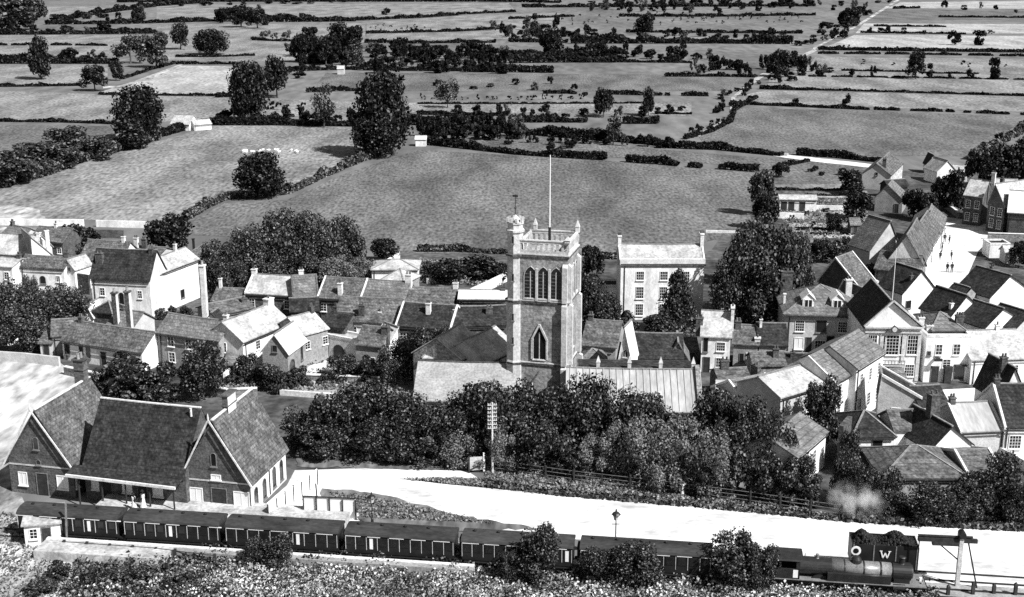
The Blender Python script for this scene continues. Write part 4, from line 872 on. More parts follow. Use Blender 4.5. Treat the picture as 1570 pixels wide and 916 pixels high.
for x, y1, y0, lab, m in ((203, 515, 444, 'tall dark chimney stack with white sunlit side beside the white cottage', 'dark_stone'), (318, 500, 404, 'very tall slender pale chimney stack above the grey stone house', 'coping'), (182, 500, 446, 'dark square chimney stack left of the taller stack', 'dark_stone')):
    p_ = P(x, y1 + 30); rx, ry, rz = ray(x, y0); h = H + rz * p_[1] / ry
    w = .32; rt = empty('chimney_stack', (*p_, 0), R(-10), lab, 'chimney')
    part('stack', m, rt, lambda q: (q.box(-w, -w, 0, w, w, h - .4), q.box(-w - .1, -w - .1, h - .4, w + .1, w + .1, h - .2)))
    part('sunlit_face', 'coping', rt, lambda q: q.box(w + .001, -w, 0, w + .03, w, h - .4))  # pale sheet paints the sunlight on the right side of the stack
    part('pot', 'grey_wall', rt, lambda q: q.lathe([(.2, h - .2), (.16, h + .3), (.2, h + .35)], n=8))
def wall(label, pts, h, m='white_wall', t=.35, name='garden_wall', cap=None, group=None):
    W = [P(*p) for p in pts]; ox, oy = W[0]; q = MB(); c = MB()
    for i in range(len(W) - 1):
        a, b_ = W[i], W[i + 1]
        q.bar((a[0] - ox, a[1] - oy, h / 2), (b_[0] - ox, b_[1] - oy, h / 2), t, h)
        if cap: c.bar((a[0] - ox, a[1] - oy, h + .06), (b_[0] - ox, b_[1] - oy, h + .06), t + .16, .12)
    if cap:
        rt = empty(name, (ox, oy, 0), 0, label, 'wall', group); q.build('wall', m, rt); c.build('coping', cap, rt)
    else:
        rt = q.build(name, m); rt.location = (ox, oy, 0); tag(rt, label, 'wall', group)
    return rt
wall('long white boundary wall between field and village, left length', [(-30, 345), (28, 346), (129, 347)], 1.35)
wall('long white boundary wall between field and village, right length', [(148, 348), (230, 350)], 1.35)
wall('dark brick wall running back beside the tall chimneys', [(96, 362), (130, 364), (190, 366)], 1.6, 'brick')
wall('dark stone wall below the long white range', [(104, 446), (139, 452)], 3.2, 'dark_stone')
wall('whitewashed wall beside the left field track', [(-20, 552), (40, 556), (92, 562)], 1.3, 'cream_wall')
wall('broken white wall at the left end under the shadowed trees', [(12, 530), (52, 526)], 1.7, 'white_wall'); wall('short white wall piece by the shadowed trees', [(60, 527), (84, 522)], 1.8, 'white_wall')
wall('grey stone wall leading right of the left field', [(100, 575), (180, 592), (240, 606)], 1.1, 'stone', cap='coping')
wall('low white kerb wall at the edge of the lawn terrace', [(430, 606), (470, 609), (512, 612)], .7, 'coping'); wall('crenellated wall along the top of the lawn terrace', [(460, 586), (540, 589), (636, 590)], 1.0, 'stone', cap='coping')
wall('garden wall with pale top beside the station roof ridge', [(315, 605), (350, 612), (395, 610)], 1.2, 'stone', cap='coping')

# ============================================================ village, middle terraces
house('left end terrace house with pale roof and gable chimney', (377, 449), (448, 453), 4.6, d=6.2, ridge=(420, 423), wall='dark_stone', roof='light_roof', chim=[(.02, .5, .9, .7, .6, 'coping', 1)], wins=row('f', 3, 2.6, .8, 1.1), cope=True)
house('narrow terrace house with grey roof, second along the back row', (450, 456), (487, 454), 4.7, d=6.5, ridge=(475, 423), wall='dark_stone', roof='grey_roof', chim=[(.4, .55, .9, .7, .6, 'coping', 2)], cope=True, cope_m='dark_stone')
house('long grey roofed terrace in the middle of the back row', (488, 456), (552, 460), 4.6, d=6.5, ridge=(525, 427), wall='dark_stone', roof='tile_roof', wins=row('f', 3, 2.6, .8, 1.1), chim=[(.5, .1, .0, .6, .6, 'coping', 1)], cope=True)
house('grey roofed terrace house right of the middle of the back row', (553, 460), (618, 464), 4.6, d=6.5, ridge=(590, 431), wall='dark_stone', roof='grey_roof', wins=row('f', 3, 2.6, .8, 1.1), chim=[(.98, .5, 1.2, .9, .7, 'coping', 2)])
house('mottled roof terrace house at the right end of the back row', (621, 464), (694, 467), 4.5, d=6, ridge=(655, 442), wall='dark_stone', roof='tile_roof', chim=[(.98, .5, 1.0, .7, .5, 'coping', 2)], wins=row('f', 3, 2.4, .8, 1.1))
house('dark stone hall with low bright roof beside the church tower', (704, 458), (776, 459), 5.4, d=4, ridge=(740, 446), wall='dark_stone', roof='coping', wins=[('f', .62, 1.0, 1.3, 2.2, 'a'), ('f', .25, 1.2, .8, 1.8, 'a')])
house('small pale hipped house behind the back row', (584, 431), (619, 435), 4.0, d=5, kind='hip', ridge=(600, 412), wall='grey_wall', roof='light_roof')
house('rounded pale roofed barn behind the small hipped house', (570, 414), (640, 414), 3.0, d=6, kind='hip', ridge=(600, 399), wall='white_wall', roof='light_roof', name='barn', cat='barn')
wall('stepped white wall climbing behind the back row', [(560, 428), (592, 412), (612, 398)], 1.4, 'white_wall'); wall('white garden wall rising toward the tower', [(722, 458), (748, 446), (776, 432)], 1.6, 'coping')
wall('short white wall fragment in the bushes behind the terrace', [(655, 436), (680, 428)], 1.0, 'coping')
house('long cottage with pale slate roof and bright white gable end', (372, 524), (444, 494), 4.6, d=6.2, ridge=(405, 470), wall='white_wall', roof='light_roof', wins=[('f', .3, 2.8, .8, 1.1, 's'), ('l', .5, 2.8, .8, 1.2, 's')], chim=[(.97, .5, .9, 1.2, .9, 'coping', 1)])
house('pale roofed cottage with dark chimney in the second row', (466, 514), (502, 504), 4.4, d=6, ridge=(478, 479), wall='grey_wall', roof='light_roof', chim=[(.95, .5, .9, .5, .8, 'dark_stone', 2)], wins=row('f', 2, 2.4, .8, 1.0))
house('steep little white gabled cottage with round arched door', (402, 538), (441, 541), 3.9, C=(469, 521), kind='front', ridge=(421, 514), wall='grey_wall', roof='coping', wins=[('f', .5, 3.9, .6, .8, 'd'), ('r', .2, .05, 1.6, 2.6, 'a'), ('r', .75, 1.6, .6, 2.2, 'd')], name='cottage', cope=False)
house('dark mottled roof house in the second terrace row', (514, 491), (607, 495), 4.4, d=7, ridge=(570, 458), wall='white_wall', roof='tile_roof', wins=row('f', 2, 2.4, .8, 1.1, 's', .1, .3), chim=[(.42, .12, -.2, .8, .6, 'dark_stone', 2), (.7, .2, -1.2, .4, .4, 'coping', 1)])
house('lower dark roofed annexe in front of the second terrace row', (545, 528), (584, 532), 3.8, d=5.6, ridge=(560, 501), wall='grey_wall', roof='tile_roof', chim=[(.95, .35, .6, .9, .7, 'dark_stone', 2)], wins=[('f', .6, .6, 1.0, 1.6, 's')], name='annexe')
house('narrow dark roofed piece left of the annexe', (500, 500), (528, 503), 4.2, d=5, ridge=(515, 479), wall='dark_stone', roof='dark_roof', chim=[(.1, .5, .9, .5, .6, 'dark_stone', 2)])
house('white flat topped coach house with round arch', (491, 514), (548, 525), 3.2, d=2.6, kind='flat', wall='white_wall', roof='light_roof', name='coach_house', cat='outbuilding', wins=[('f', .5, .02, 1.9, 2.3, 'a'), ('f', .15, .02, .9, 1.8, 'D')])
house('dark roofed house right of the second terrace row, pale coping at its end', (608, 499), (690, 505), 4.5, d=6.6, ridge=(655, 467), wall='dark_stone', roof='dark_roof', cope=True, wins=row('f', 3, 2.4, .8, 1.1), chim=[(.52, .3, .6, .6, .6, 'coping', 2), (.98, .4, -.2, .3, .3, 'coping', 1)])
house('sunlit white gable shed below the dark terrace house', (595, 528), (612, 524), 3.4, d=3.0, kind='front', ridge=(610, 503), wall='white_wall', roof='coping', name='shed', cat='shed')
house('dark brick back building tucked behind the transept roofs', (694, 500), (776, 498), 4.6, d=6, ridge=(740, 470), wall='dark_stone', roof='dark_roof', chim=[(.7, .3, .2, .9, .6, 'dark_stone', 2)])
house('deep shadowed lean-to behind the pale slate cottage', (446, 478), (488, 476), 3.8, d=4, ridge=(460, 458), wall='dark_stone', roof='dark_roof', name='outhouse', cat='shed')
house('grey roofed cottage left of the terrace with square chimney hole', (330, 484), (388, 472), 4.0, d=5, ridge=(345, 462), wall='grey_wall', roof='tile_roof', chim=[(.9, .3, .2, .9, .6, 'dark_stone', 1)])
house('small mottled roof house among bushes left of the terrace', (325, 462), (370, 464), 3.4, d=5, ridge=(345, 443), wall='dark_stone', roof='tile_roof', chim=[(.1, .5, 1.6, .4, .4, 'coping', 1)])
wall('white garden wall and steps below the arched cottage', [(446, 590), (480, 570), (500, 566)], .9, 'coping')
wall('bright broken wall around the small garden yard', [(345, 590), (362, 574), (392, 570)], 1.5, 'white_wall')

# ============================================================ right of the church
rt = house('three storey white georgian house with end chimneys and dark sash windows', (952, 406), (1080, 406), 8.4, d=7.2, ridge=(1015, 376), wall='white_wall', roof='light_roof', over=.0, oe=-.3, cope=True, cope_m='coping',
      wins=[(f_, u, z, 1.05, h, 's') for f_ in 'f' for u in (.235, .52, .78) for z, h in ((6.1, 1.25), (3.3, 1.7), (.7, 1.7))], chim=[(.0, .5, 1.5, .5, 1.3, 'coping', 3), (1.0, .5, 1.8, .5, 1.3, 'coping', 3)])
L, d, ez, rz = Hd(rt)
part('parapet', 'coping', rt, lambda q: q.box(-.12, -.12, ez + .004, L + .12, .32, ez + .85)); part('cornice', 'dark_stone', rt, lambda q: q.box(-.2, -.22, ez - .16, L + .2, -.002, ez - .002))
rt = house('white walled garden building left of the georgian house', (915, 441), (952, 441), 3.6, d=4, kind='flat', wall='white_wall', roof='dark_roof', name='outbuilding', cat='outbuilding')
house('dark tiled cottage roof hard against the right of the church tower', (893, 529), (944, 533), 4.3, d=7, ridge=(915, 492), wall='grey_wall', roof='tile_roof')
house('low dark roof crossing below the cottage by the tower', (890, 556), (930, 556), 3.4, d=4, kind='hip', ridge=(905, 536), wall='grey_wall', roof='grey_roof', name='outbuilding', cat='outbuilding')
rt = house('dark roofed parish hall with pale pinnacled bell gable', (968, 549), (1046, 551), 3.6, d=7.8, ridge=(1005, 512), wall='stone', roof='dark_roof', name='parish_hall', cat='hall')
house('narrow pale bell gable front at the left end of the parish hall', (949, 549), (968, 551), 5.0, d=3.2, kind='front', ridge=(958, 503), wall='white_wall', roof='coping', name='bell_gable', cat='chapel front', wins=[('f', .5, 5.2, .5, .9, 'p')])
house('pale roofed wing against the right end of the parish hall', (1020, 552), (1056, 553), 3.0, d=4.6, kind='front', ridge=(1040, 526), wall='stone', roof='grey_roof', name='outbuilding', cat='outbuilding', wins=[('f', .5, .5, .8, 1.6, 'd')])
house('white fronted house with bright slate roof between two tall chimneys', (1076, 515), (1120, 517), 4.9, d=6.6, ridge=(1095, 478), wall='white_wall', roof='light_roof', wins=[('f', .68, 3.0, 1.0, 1.1, 's'), ('f', .68, .8, 1.0, 1.2, 's'), ('f', .15, 2.8, .5, 1.8, 'd'), ('f', .2, .02, .8, 2.0, 'D')], chim=[(-.1, .25, -.4, .9, .9, 'dark_stone', 2), (1.05, .4, 1.0, .4, 1.6, 'coping', 1)])
house('grey house with dark slate roof right of the bright slate roof', (1125, 527), (1162, 529), 4.0, d=5.6, ridge=(1145, 500), wall='grey_wall', roof='tile_roof', wins=[('f', .35, 1.6, .5, 1.1, 'd'), ('f', .7, 1.6, .9, 1.2, 's')], chim=[(.15, .4, .8, .7, .6, 'brick', 2), (.98, .1, -.8, .7, .7, 'coping', 1)])
house('dark roofed link house between the grey house and the hipped manor', (1164, 529), (1206, 530), 4.0, d=5.6, ridge=(1185, 497), wall='grey_wall', roof='dark_roof', chim=[(.1, .4, .8, .3, .3, 'coping', 1)])
house('low dark tiled outhouses in front of the link house', (1156, 561), (1204, 560), 2.6, d=3.8, ridge=(1180, 541), wall='stone', roof='tile_roof', name='outhouse', cat='shed', chim=[(.75, .3, .8, .7, .5, 'dark_stone', 2)])
house('second low dark tiled outhouse under the manor windows', (1206, 560), (1254, 562), 2.4, d=4.0, ridge=(1225, 543), wall='dark_stone', roof='dark_roof', name='outhouse', cat='shed', chim=[(.2, .3, .5, .5, .4, 'dark_stone', 1)])
house('cluttered small brick house below the grey house', (1104, 585), (1150, 583), 2.8, d=4.2, ridge=(1125, 566), wall='dark_stone', roof='tile_roof', name='outhouse', cat='shed', chim=[(.3, .5, 1.2, 1.0, .6, 'dark_stone', 2)])
rt = house('grey hipped manor house with two white dormers in its roof', (1205, 482), (1323, 485), 5.6, C=(1322, 455), kind='hip', ridge=(1267, 438), wall='cream_wall', roof='grey_roof', name='manor_house', oe=.4,
      wins=[('f', .19, 3.3, 1.1, 1.45, 's'), ('f', .47, 3.2, 1.3, 1.6, 'd'), ('f', .75, 3.3, 1.2, 1.4, 's'), ('f', .95, 3.4, .8, 1.1, 'd'), ('f', .19, .8, 1.1, 1.5, 'B'), ('f', .47, .7, 1.3, 1.3, 's'), ('f', .6, 1.4, .9, 1.3, 'd'), ('f', .32, .02, .7, 2.4, 'D')],
      chim=[(.1, .9, .9, 1.6, .7, 'dark_stone', 3), (.93, .8, .2, .8, .8, 'coping', 2), (.02, .4, -1.0, .3, .3, 'coping', 0)])
L, d, ez, rz = Hd(rt); sl = (rz - ez) / (d / 2)
for u in (.3, .68):
    y0 = 1.1; z0 = ez + sl * y0 + .1; dm = part('dormer', 'white_wall', rt, lambda q: q.add([(u * L - .75, y0, z0 - .2), (u * L + .75, y0, z0 - .2), (u * L + .75, y0 + 2.4, z0 - .2), (u * L - .75, y0 + 2.4, z0 - .2), (u * L - .75, y0, z0 + 1.25), (u * L + .75, y0, z0 + 1.25), (u * L + .75, y0 + 2.4, z0 + 1.25), (u * L - .75, y0 + 2.4, z0 + 1.25), (u * L, y0, z0 + 1.95), (u * L, y0 + 2.4, z0 + 1.95)],
        [(0, 1, 5, 8, 4), (1, 2, 6, 5), (3, 0, 4, 7), (4, 8, 9, 7), (8, 5, 6, 9), (2, 3, 7, 9, 6)]))
    part('roof', 'coping', dm, lambda q: (q.slab([(u * L - .95, y0 - .15, z0 + 1.06), (u * L, y0 - .15, z0 + 1.95), (u * L, y0 + 2.6, z0 + 1.95), (u * L - .95, y0 + 2.6, z0 + 1.06)], .1), q.slab([(u * L, y0 - .15, z0 + 1.95), (u * L + .95, y0 - .15, z0 + 1.06), (u * L + .95, y0 + 2.6, z0 + 1.06), (u * L, y0 + 2.6, z0 + 1.95)], .1)))
    w_ = part('window', 'white_paint', dm, lambda q: (q.box(u * L - .55, y0 - .06, z0 + .05, u * L + .55, y0 - .002, z0 + 1.15)))
    for k in (-.26, .26): part('window_pane', 'glass', dm, lambda q, k=k: q.box(u * L + k - .2, y0 - .075, z0 + .15, u * L + k + .2, y0 - .062, z0 + 1.05))
house('dark gabled barn with pale copings behind the manor', (1255, 430), (1316, 441), 3.2, d=5.5, kind='front', ridge=(1281, 397), wall='dark_stone', roof='tile_roof', name='barn', cat='barn', cope=True)
house('low gabled store with pale copings right of the manor chimney', (1318, 473), (1350, 461), 4.4, d=6, kind='front', ridge=(1332, 447), wall='grey_wall', roof='grey_roof', name='store', cat='outbuilding', cope=True, ang=20)
wall('pale yard wall left of the tall flagpole', [(1341, 440), (1392, 440)], 2.3, 'cream_wall'); wall('low pale wall behind the copings of the barn', [(1318, 432), (1345, 446)], 1.6, 'coping')
# town hall
rt = house('white town hall with pediment, tall tripartite window and flagpole', (1328, 501), (1413, 503), 7.3, d=11, kind='front', ridge=(1366, 462), wall='white_wall', roof='dark_roof', name='town_hall', cat='town hall', over=.1, cope=False, ang=-3)
L, d, ez, rz = Hd(rt)
part('cornice', 'dressed_stone', rt, lambda q: (q.box(-.2, -.45, ez - .1, L + .2, .0 - .002, ez + .12), q.box(-.1, -.25, ez - .75, L + .1, -.002, ez - .55)))
for s_, (x0, x1) in enumerate(((-.3, L * .45), (L + .3, L * .45))):
    part('pediment_moulding', 'dressed_stone', rt, lambda q: q.bar((x0, -.25, ez + .1), (x1, -.25, rz + .12), .3, .2))
em = part('emblem', 'dark_stone', rt, lambda q: (q.add([(L * .5 - 1.0, -.5, ez - .5), (L * .5 + 1.0, -.5, ez - .5), (L * .5 + 1.0, -.3, ez - .5), (L * .5 - 1.0, -.3, ez - .5), (L * .5, -.5, ez + .35), (L * .5, -.3, ez + .35)], [(0, 1, 4), (1, 2, 5, 4), (2, 3, 5), (3, 0, 4, 5), (3, 2, 1, 0)])))
part('disc', 'dressed_stone', em, lambda q: q.tube([(L * .5, -.58, ez - .2), (L * .5, -.505, ez - .2)], [.3, .3], 14))
for u in (.02, .3, .7, .98): part('pilaster', 'dressed_stone', rt, lambda q, u=u: q.box(u * L - .22, -.12, .3, u * L + .22, -.002, ez - .76))
for u, w, h, z in ((.5, 1.5, 2.5, 3.7), (.86, 1.2, 2.4, 3.8), (.13, 1.1, 2.4, 3.8)): opening(rt, 'f', L, d, u * L, z, w, h, 's', 0)
for u in (.5 - .17, .5 + .17): opening(rt, 'f', L, d, u * L, 3.75, .42, 2.4, 'c')
opening(rt, 'f', L, d, .42 * L, .05, 2.2, 1.5, 'D'); opening(rt, 'f', L, d, .84 * L, .9, 1.1, 1.5, 's')
part('balcony_rail', 'black_iron', rt, lambda q: (q.box(L * .3, -.9, 2.6, L * .72, -.82, 2.68), q.box(L * .3, -.9, 3.1, L * .72, -.82, 3.16), [q.box(L * .3 + i * .4, -.88, 2.66, L * .3 + i * .4 + .05, -.84, 3.12) for i in range(int(L * .42 / .4) + 1)]))
part('balcony', 'dressed_stone', rt, lambda q: q.box(L * .28, -.95, 2.4, L * .74, -.13, 2.58)); part('sign_board', 'black_iron', rt, lambda q: q.box(L * .3, -.16, 1.95, L * .56, -.125, 2.25))
part('flagpole', 'white_paint', rt, lambda q: q.tube([(L * .45, .5, rz), (L * .45, .5, rz + 6.6)], [.05, .03], 6))
rt = house('white rendered inn with parapet, small sash windows and a dark shop window', (1421, 517), (1489, 517), 6.0, d=5, kind='flat', wall='white_wall', roof='grey_roof', name='inn', cat='inn',
      wins=[('f', .3, 3.7, .75, 1.3, 's'), ('f', .7, 3.7, .8, 1.35, 's'), ('f', .5, 2.05, .9, 1.0, 's'), ('f', .8, .4, 1.2, 1.7, 'd'), ('f', .25, .02, .9, 2.1, 'D'), ('f', .08, 3.6, .4, .5, 'd')], chim=[(.95, .8, 1.6, .8, .6, 'dark_stone', 3), (.05, .7, 1.6, .7, .6, 'coping', 2)])
L, d, ez, rz = Hd(rt); part('shop_cornice', 'dark_wood', rt, lambda q: q.box(L * .68, -.55, 2.25, L * .95, -.002, 2.4)); part('lamp_bracket', 'black_iron', rt, lambda q: (q.box(L * .22, -.9, 3.4, L * .3, -.002, 3.46), q.box(L * .16, -1.0, 3.1, L * .34, -.7, 3.4)))
part('bay_window', 'dark_wood', rt, lambda q: q.box(L * .45, -.5, .1, L * .62, -.002, 2.2))
house('grey roof rising behind the parapet of the white inn', (1430, 507), (1478, 507), 6.4, d=7, kind='hip', ridge=(1450, 480), wall='grey_wall', roof='grey_roof', name='rear_range', cat='house', chim=[(.95, .2, .3, 1.0, .6, 'dark_stone', 3), (-.05, .1, -.8, .8, .5, 'coping', 2)], zb=0)
house('white building with wide light grey roof right of the inn', (1490, 552), (1580, 549), 3.3, d=9.5, ridge=(1530, 507), wall='white_wall', roof='light_roof', wins=row('f', 3, 1.5, .8, .9, 's', .25, .75), chim=[(.7, .5, .8, .5, .5, 'coping', 1)])

# ============================================================ the street, far right
house('dark roofed house with bright white gable facing the inn', (1456, 487), (1509, 478), 4.4, d=5.6, kind='front', ridge=(1482, 454), wall='white_wall', roof='dark_roof', ang=25, chim=[(.15, .15, -1.0, .45, .45, 'coping', 1)])
house('white gabled house behind the dark roofed house, facing the street mouth', (1384, 450), (1434, 441), 4.4, d=5.2, kind='front', ridge=(1413, 416), wall='white_wall', roof='dark_roof', ang=25, wins=[('f', .2, 2.0, .9, 1.1, 'd')], chim=[(.3, .1, -.6, .5, .4, 'brick', 1)])
house('white windowed house with dark roof and huge white gable at the right edge', (1518, 456), (1580, 444), 4.6, d=6.2, kind='front', ridge=(1549, 423), wall='white_wall', roof='dark_roof', ang=27, wins=row('l', 4, 2.2, .55, 1.6, 'd', .12, .85), chim=[(.5, .6, .5, .6, .5, 'brick', 2)])
house('low dark roof with a white skylight strip at the right edge', (1510, 503), (1570, 494), 4.0, d=5, kind='front', ridge=(1538, 474), wall='white_wall', roof='dark_roof', ang=27)
house('dark house end cut by the right edge of the picture', (1556, 505), (1600, 498), 3.8, d=5, kind='front', ridge=(1580, 480), wall='cream_wall', roof='dark_roof', ang=27)
house('dark narrow cottage roof running up beside the street', (1478, 452), (1512, 405), 3.4, d=5, rise=2.0, wall='grey_wall', roof='dark_roof', wins=row('f', 2, 1.4, .8, 1.0), ang=117)
house('nearest street terrace house with mottled roof on the left pavement', (1414, 404), (1428, 376), 4.4, d=5.4, ridge=(1388, 366), wall='white_wall', roof='tile_roof', wins=row('f', 3, 2.6, .8, 1.1) + row('f', 3, .8, .8, 1.2), name='terrace_house')
house('second street terrace house with darker roof', (1429, 375), (1444, 350), 4.4, d=5.4, ridge=(1408, 345), wall='white_wall', roof='tile_roof', wins=row('f', 3, 2.6, .8, 1.1) + row('f', 3, .8, .8, 1.2), name='terrace_house', chim=[(.02, .5, .8, .6, .8, 'dark_stone', 2)])
house('far street terrace house at the bend of the road', (1444.5, 349), (1450, 333), 4.2, d=5.4, rise=2.1, wall='cream_wall', roof='grey_roof', wins=row('f', 2, 2.6, .8, 1.1), name='terrace_house', chim=[(.02, .5, .8, .6, .8, 'dark_stone', 2)])
house('low mottled outhouse roofs behind the street terrace', (1342, 412), (1404, 420), 3.2, d=6, ridge=(1370, 388), wall='stone', roof='tile_roof', name='outhouse', cat='shed')
house('pale gabled barn behind the street terrace', (1334, 384), (1380, 372), 3.2, d=5.5, kind='front', ridge=(1365, 340), wall='cream_wall', roof='grey_roof', name='barn', cat='barn', ang=24)
house('farmhouse with pale gable at the top of the gardens', (1322, 266), (1366, 269), 3.6, d=8, C=(1408, 252), kind='front', ridge=(1344, 252), wall='cream_wall', roof='tile_roof', name='farmhouse', wins=row('r', 4, 2.2, .9, .9, 's') + row('r', 4, .6, .9, 1.1, 's') + [('f', .5, 3.4, .5, .6, 'd')], chim=[(.7, .1, 1.0, .8, .6, 'dark_stone', 2)])
house('small grey gabled barn in front of the farmhouse', (1342, 303), (1384, 306), 3.0, d=7, kind='front', ridge=(1362, 285), wall='grey_wall', roof='grey_roof', name='barn', cat='barn', wins=[('f', .8, .02, .8, 1.9, 'D')])
house('white gabled cottage right of the farmhouse', (1437, 263), (1466, 262), 3.0, d=6, kind='front', ridge=(1453, 247), wall='white_wall', roof='light_roof', name='cottage', wins=[('f', .75, 1.0, .8, .9, 's')])
house('tiny white farm building beyond the farmhouse ridge', (1424, 252), (1440, 252), 2.4, d=4, kind='front', ridge=(1431, 238), wall='white_wall', roof='dark_roof', name='cottage', wins=[('f', .3, 1.0, .6, .8, 's')])
house('pale low shed right of the white gabled cottage', (1462, 263), (1484, 264), 2.4, d=4, ridge=(1472, 254), wall='white_wall', roof='light_roof', name='shed', cat='shed')
house('dark wooden shed between farmhouse and road', (1362, 286), (1392, 284), 2.6, d=3, ridge=(1378, 276), wall='dark_wood', roof='dark_roof', name='shed', cat='shed')
house('first brick villa with light slate roof by the bend', (1479, 299), (1506, 302), 6.0, d=6.5, ridge=(1495, 276), wall='brick', roof='light_roof', name='villa', chim=[(1.25, .5, 1.8, .7, .6, 'coping', 2)], wins=row('f', 2, 3.6, .8, 1.4, 's', .25, .75) + row('f', 2, 1.0, .8, 1.5, 's', .25, .75))
house('second villa with steep light gable and bay', (1515, 311), (1541, 316), 5.6, d=9, kind='front', ridge=(1527, 283), wall='brick', roof='light_roof', name='villa', wins=row('f', 2, 3.4, .9, 1.5, 's', .3, .75) + row('f', 2, 1.0, .9, 1.6, 's', .3, .75), chim=[(.0, .4, .6, .7, .6, 'dark_stone', 2)])
house('pale roofed range linking the villas', (1522, 296), (1558, 298), 6.0, d=6, ridge=(1540, 275), wall='brick', roof='light_roof', name='villa')
house('large brick villa with white sunlit roof at the right edge', (1546, 325), (1590, 328), 5.0, d=8, ridge=(1566, 294), wall='brick', roof='coping', name='villa')
wall('garden wall with white coping before the villas', [(1514, 368), (1545, 369), (1610, 371)], 1.3, 'stone', cap='coping')
house('white fronted garage below the villas', (1518, 376), (1549, 376), 2.4, d=3.5, kind='flat', wall='white_wall', roof='dark_roof', name='garage', cat='outbuilding')
wall('long low wall at the far side of the road bend', [(1440, 312), (1452, 322), (1470, 336)], 1.3, 'stone', cap='coping')
house('low white cart shed with three dark openings in the gardens', (1196, 306), (1252, 307), 2.5, d=4, ridge=(1225, 300), wall='white_wall', roof='light_roof', name='cart_shed', cat='shed', wins=[('f', .12, .02, 1.1, 2.0, 'D'), ('f', .32, .02, 1.1, 2.0, 'D'), ('f', .62, .02, 1.1, 2.0, 'D')])
wall('white garden wall below the cart shed', [(1160, 333), (1195, 335), (1232, 336)], 1.2, 'white_wall'); wall('short white garden wall beside the round garden tree', [(1251, 322), (1300, 323)], 1.0, 'white_wall')
wall('bright thin wall along the far side of the field by the big trees', [(1082, 357), (1170, 359)], .5, 'coping'); wall('pale roadside wall under the far hedge', [(1160, 236), (1208, 240)], .8, 'coping')

# ============================================================ lower right
house('bright roofed cottage at the lower end of the long white terrace', (1197, 610), (1276, 586), 5.6, d=6.4, ridge=(1214, 565), wall='cream_wall', roof='light_roof', name='cottage', wins=row('f', 3, 1.8, .6, 1.1, 's', .2, .8), oe=.2)
house('tall white terrace house with dark roof, lower of the pair', (1278, 586), (1313, 567), 6.0, d=6.4, ridge=(1266, 536), wall='white_wall', roof='grey_roof', name='terrace_house', wins=row('f', 2, 3.9, .6, 1.4, 's', .3, .75) + row('f', 2, 1.1, .6, 1.5, 's', .3, .75), cope=True)
house('tall white terrace house with dark roof, upper of the pair', (1313.5, 565), (1355, 539), 6.8, d=6.6, ridge=(1302, 516), wall='white_wall', roof='grey_roof', name='terrace_house', wins=row('f', 3, 4.3, .6, 1.4, 's', .2, .85) + row('f', 3, 1.2, .8, 1.5, 's', .2, .85))
house('low roofed cottage behind the churchyard trees', (1142, 618), (1196, 607), 3.2, d=6, ridge=(1152, 579), wall='cream_wall', roof='grey_roof', name='cottage', wins=row('f', 2, 1.4, .7, 1.0), chim=[(.95, .7, .9, .5, 1.2, 'dark_stone', 2)], cope=True)
house('low white walled lean-to right of the nave gable', (1100, 600), (1140, 602), 3.6, d=3.2, kind='lean', ridge=(1120, 585), wall='white_wall', roof='light_roof', name='lean_to', cat='shed')
house('grey roofed white cottage standing alone above the fence', (1222, 702), (1267, 663), 3.9, d=6.0, ridge=(1206, 652), wall='white_wall', roof='grey_roof', name='cottage', wins=[('f', .3, 1.2, .5, 2.0, 'd'), ('f', .6, 1.8, .6, 1.2, 's')], oe=.2)
house('low white house with dark pyramid roof below the tall terrace', (1308, 671), (1371, 670), 3.0, d=6.8, kind='hip', ridge=(1345, 631), wall='white_wall', roof='dark_roof', wins=[('f', .6, 1.0, 1.0, 1.6, 'd')])
house('small mottled roof joined to the pyramid roofed house', (1372, 660), (1412, 659), 3.2, d=4.6, ridge=(1390, 630), wall='white_wall', roof='tile_roof')
house('dark roofed lower shed before the pyramid roofed house', (1314, 712), (1364, 712), 2.0, d=4, kind='lean', ridge=(1340, 693), wall='dark_stone', roof='tile_roof', name='shed', cat='shed')
house('wide brown tiled cottage behind the roadside shrubs', (1354, 733), (1481, 733), 2.7, d=7.4, kind='hip', ridge=(1415, 685), wall='grey_wall', roof='tile_roof', name='cottage', wins=[('f', .5, .8, 1.0, 1.1, 's')])
house('tiled range right of the wide brown tiled cottage', (1484, 728), (1536, 726), 2.6, d=6.5, ridge=(1500, 691), wall='grey_wall', roof='tile_roof', name='cottage', cope=True)
house('dark roofed workshop with white verge and grey gable', (1347, 606), (1409, 628), 4.4, C=(1430, 598), kind='front', ridge=(1352, 577), wall='cream_wall', roof='dark_roof', name='workshop', cat='workshop', wins=[('f', .45, 1.6, .9, 1.4, 's')], cope=True, ang=-13)
house('dark roofed house behind the workshop with white front', (1410, 621), (1452, 619), 3.8, d=5, ridge=(1436, 592), wall='white_wall', roof='dark_roof', wins=[('f', .3, .8, 1.3, 1.8, 's')])
house('white gable house with massive dark chimney', (1427, 689), (1490, 681), 2.7, d=6.6, kind='front', ridge=(1459, 655), wall='white_wall', roof='dark_roof', name='cottage', chim=[(.5, .55, 2.4, 1.15, .9, 'dark_stone', 2)], cope=False, wins=[('f', .9, 1.0, .4, .8, 'd')])
house('house with broad pale weathered roof under the inn', (1473, 662), (1536, 659), 3.2, d=6.5, ridge=(1500, 618), wall='cream_wall', roof='lead_roof', cope=True)
house('dark roofed house with white coping at the lower right edge', (1541, 655), (1600, 655), 3.6, d=8.5, ridge=(1560, 590), wall='white_wall', roof='dark_roof', cope=True, wins=[('f', .3, 1.2, 1.2, 1.4, 's')])
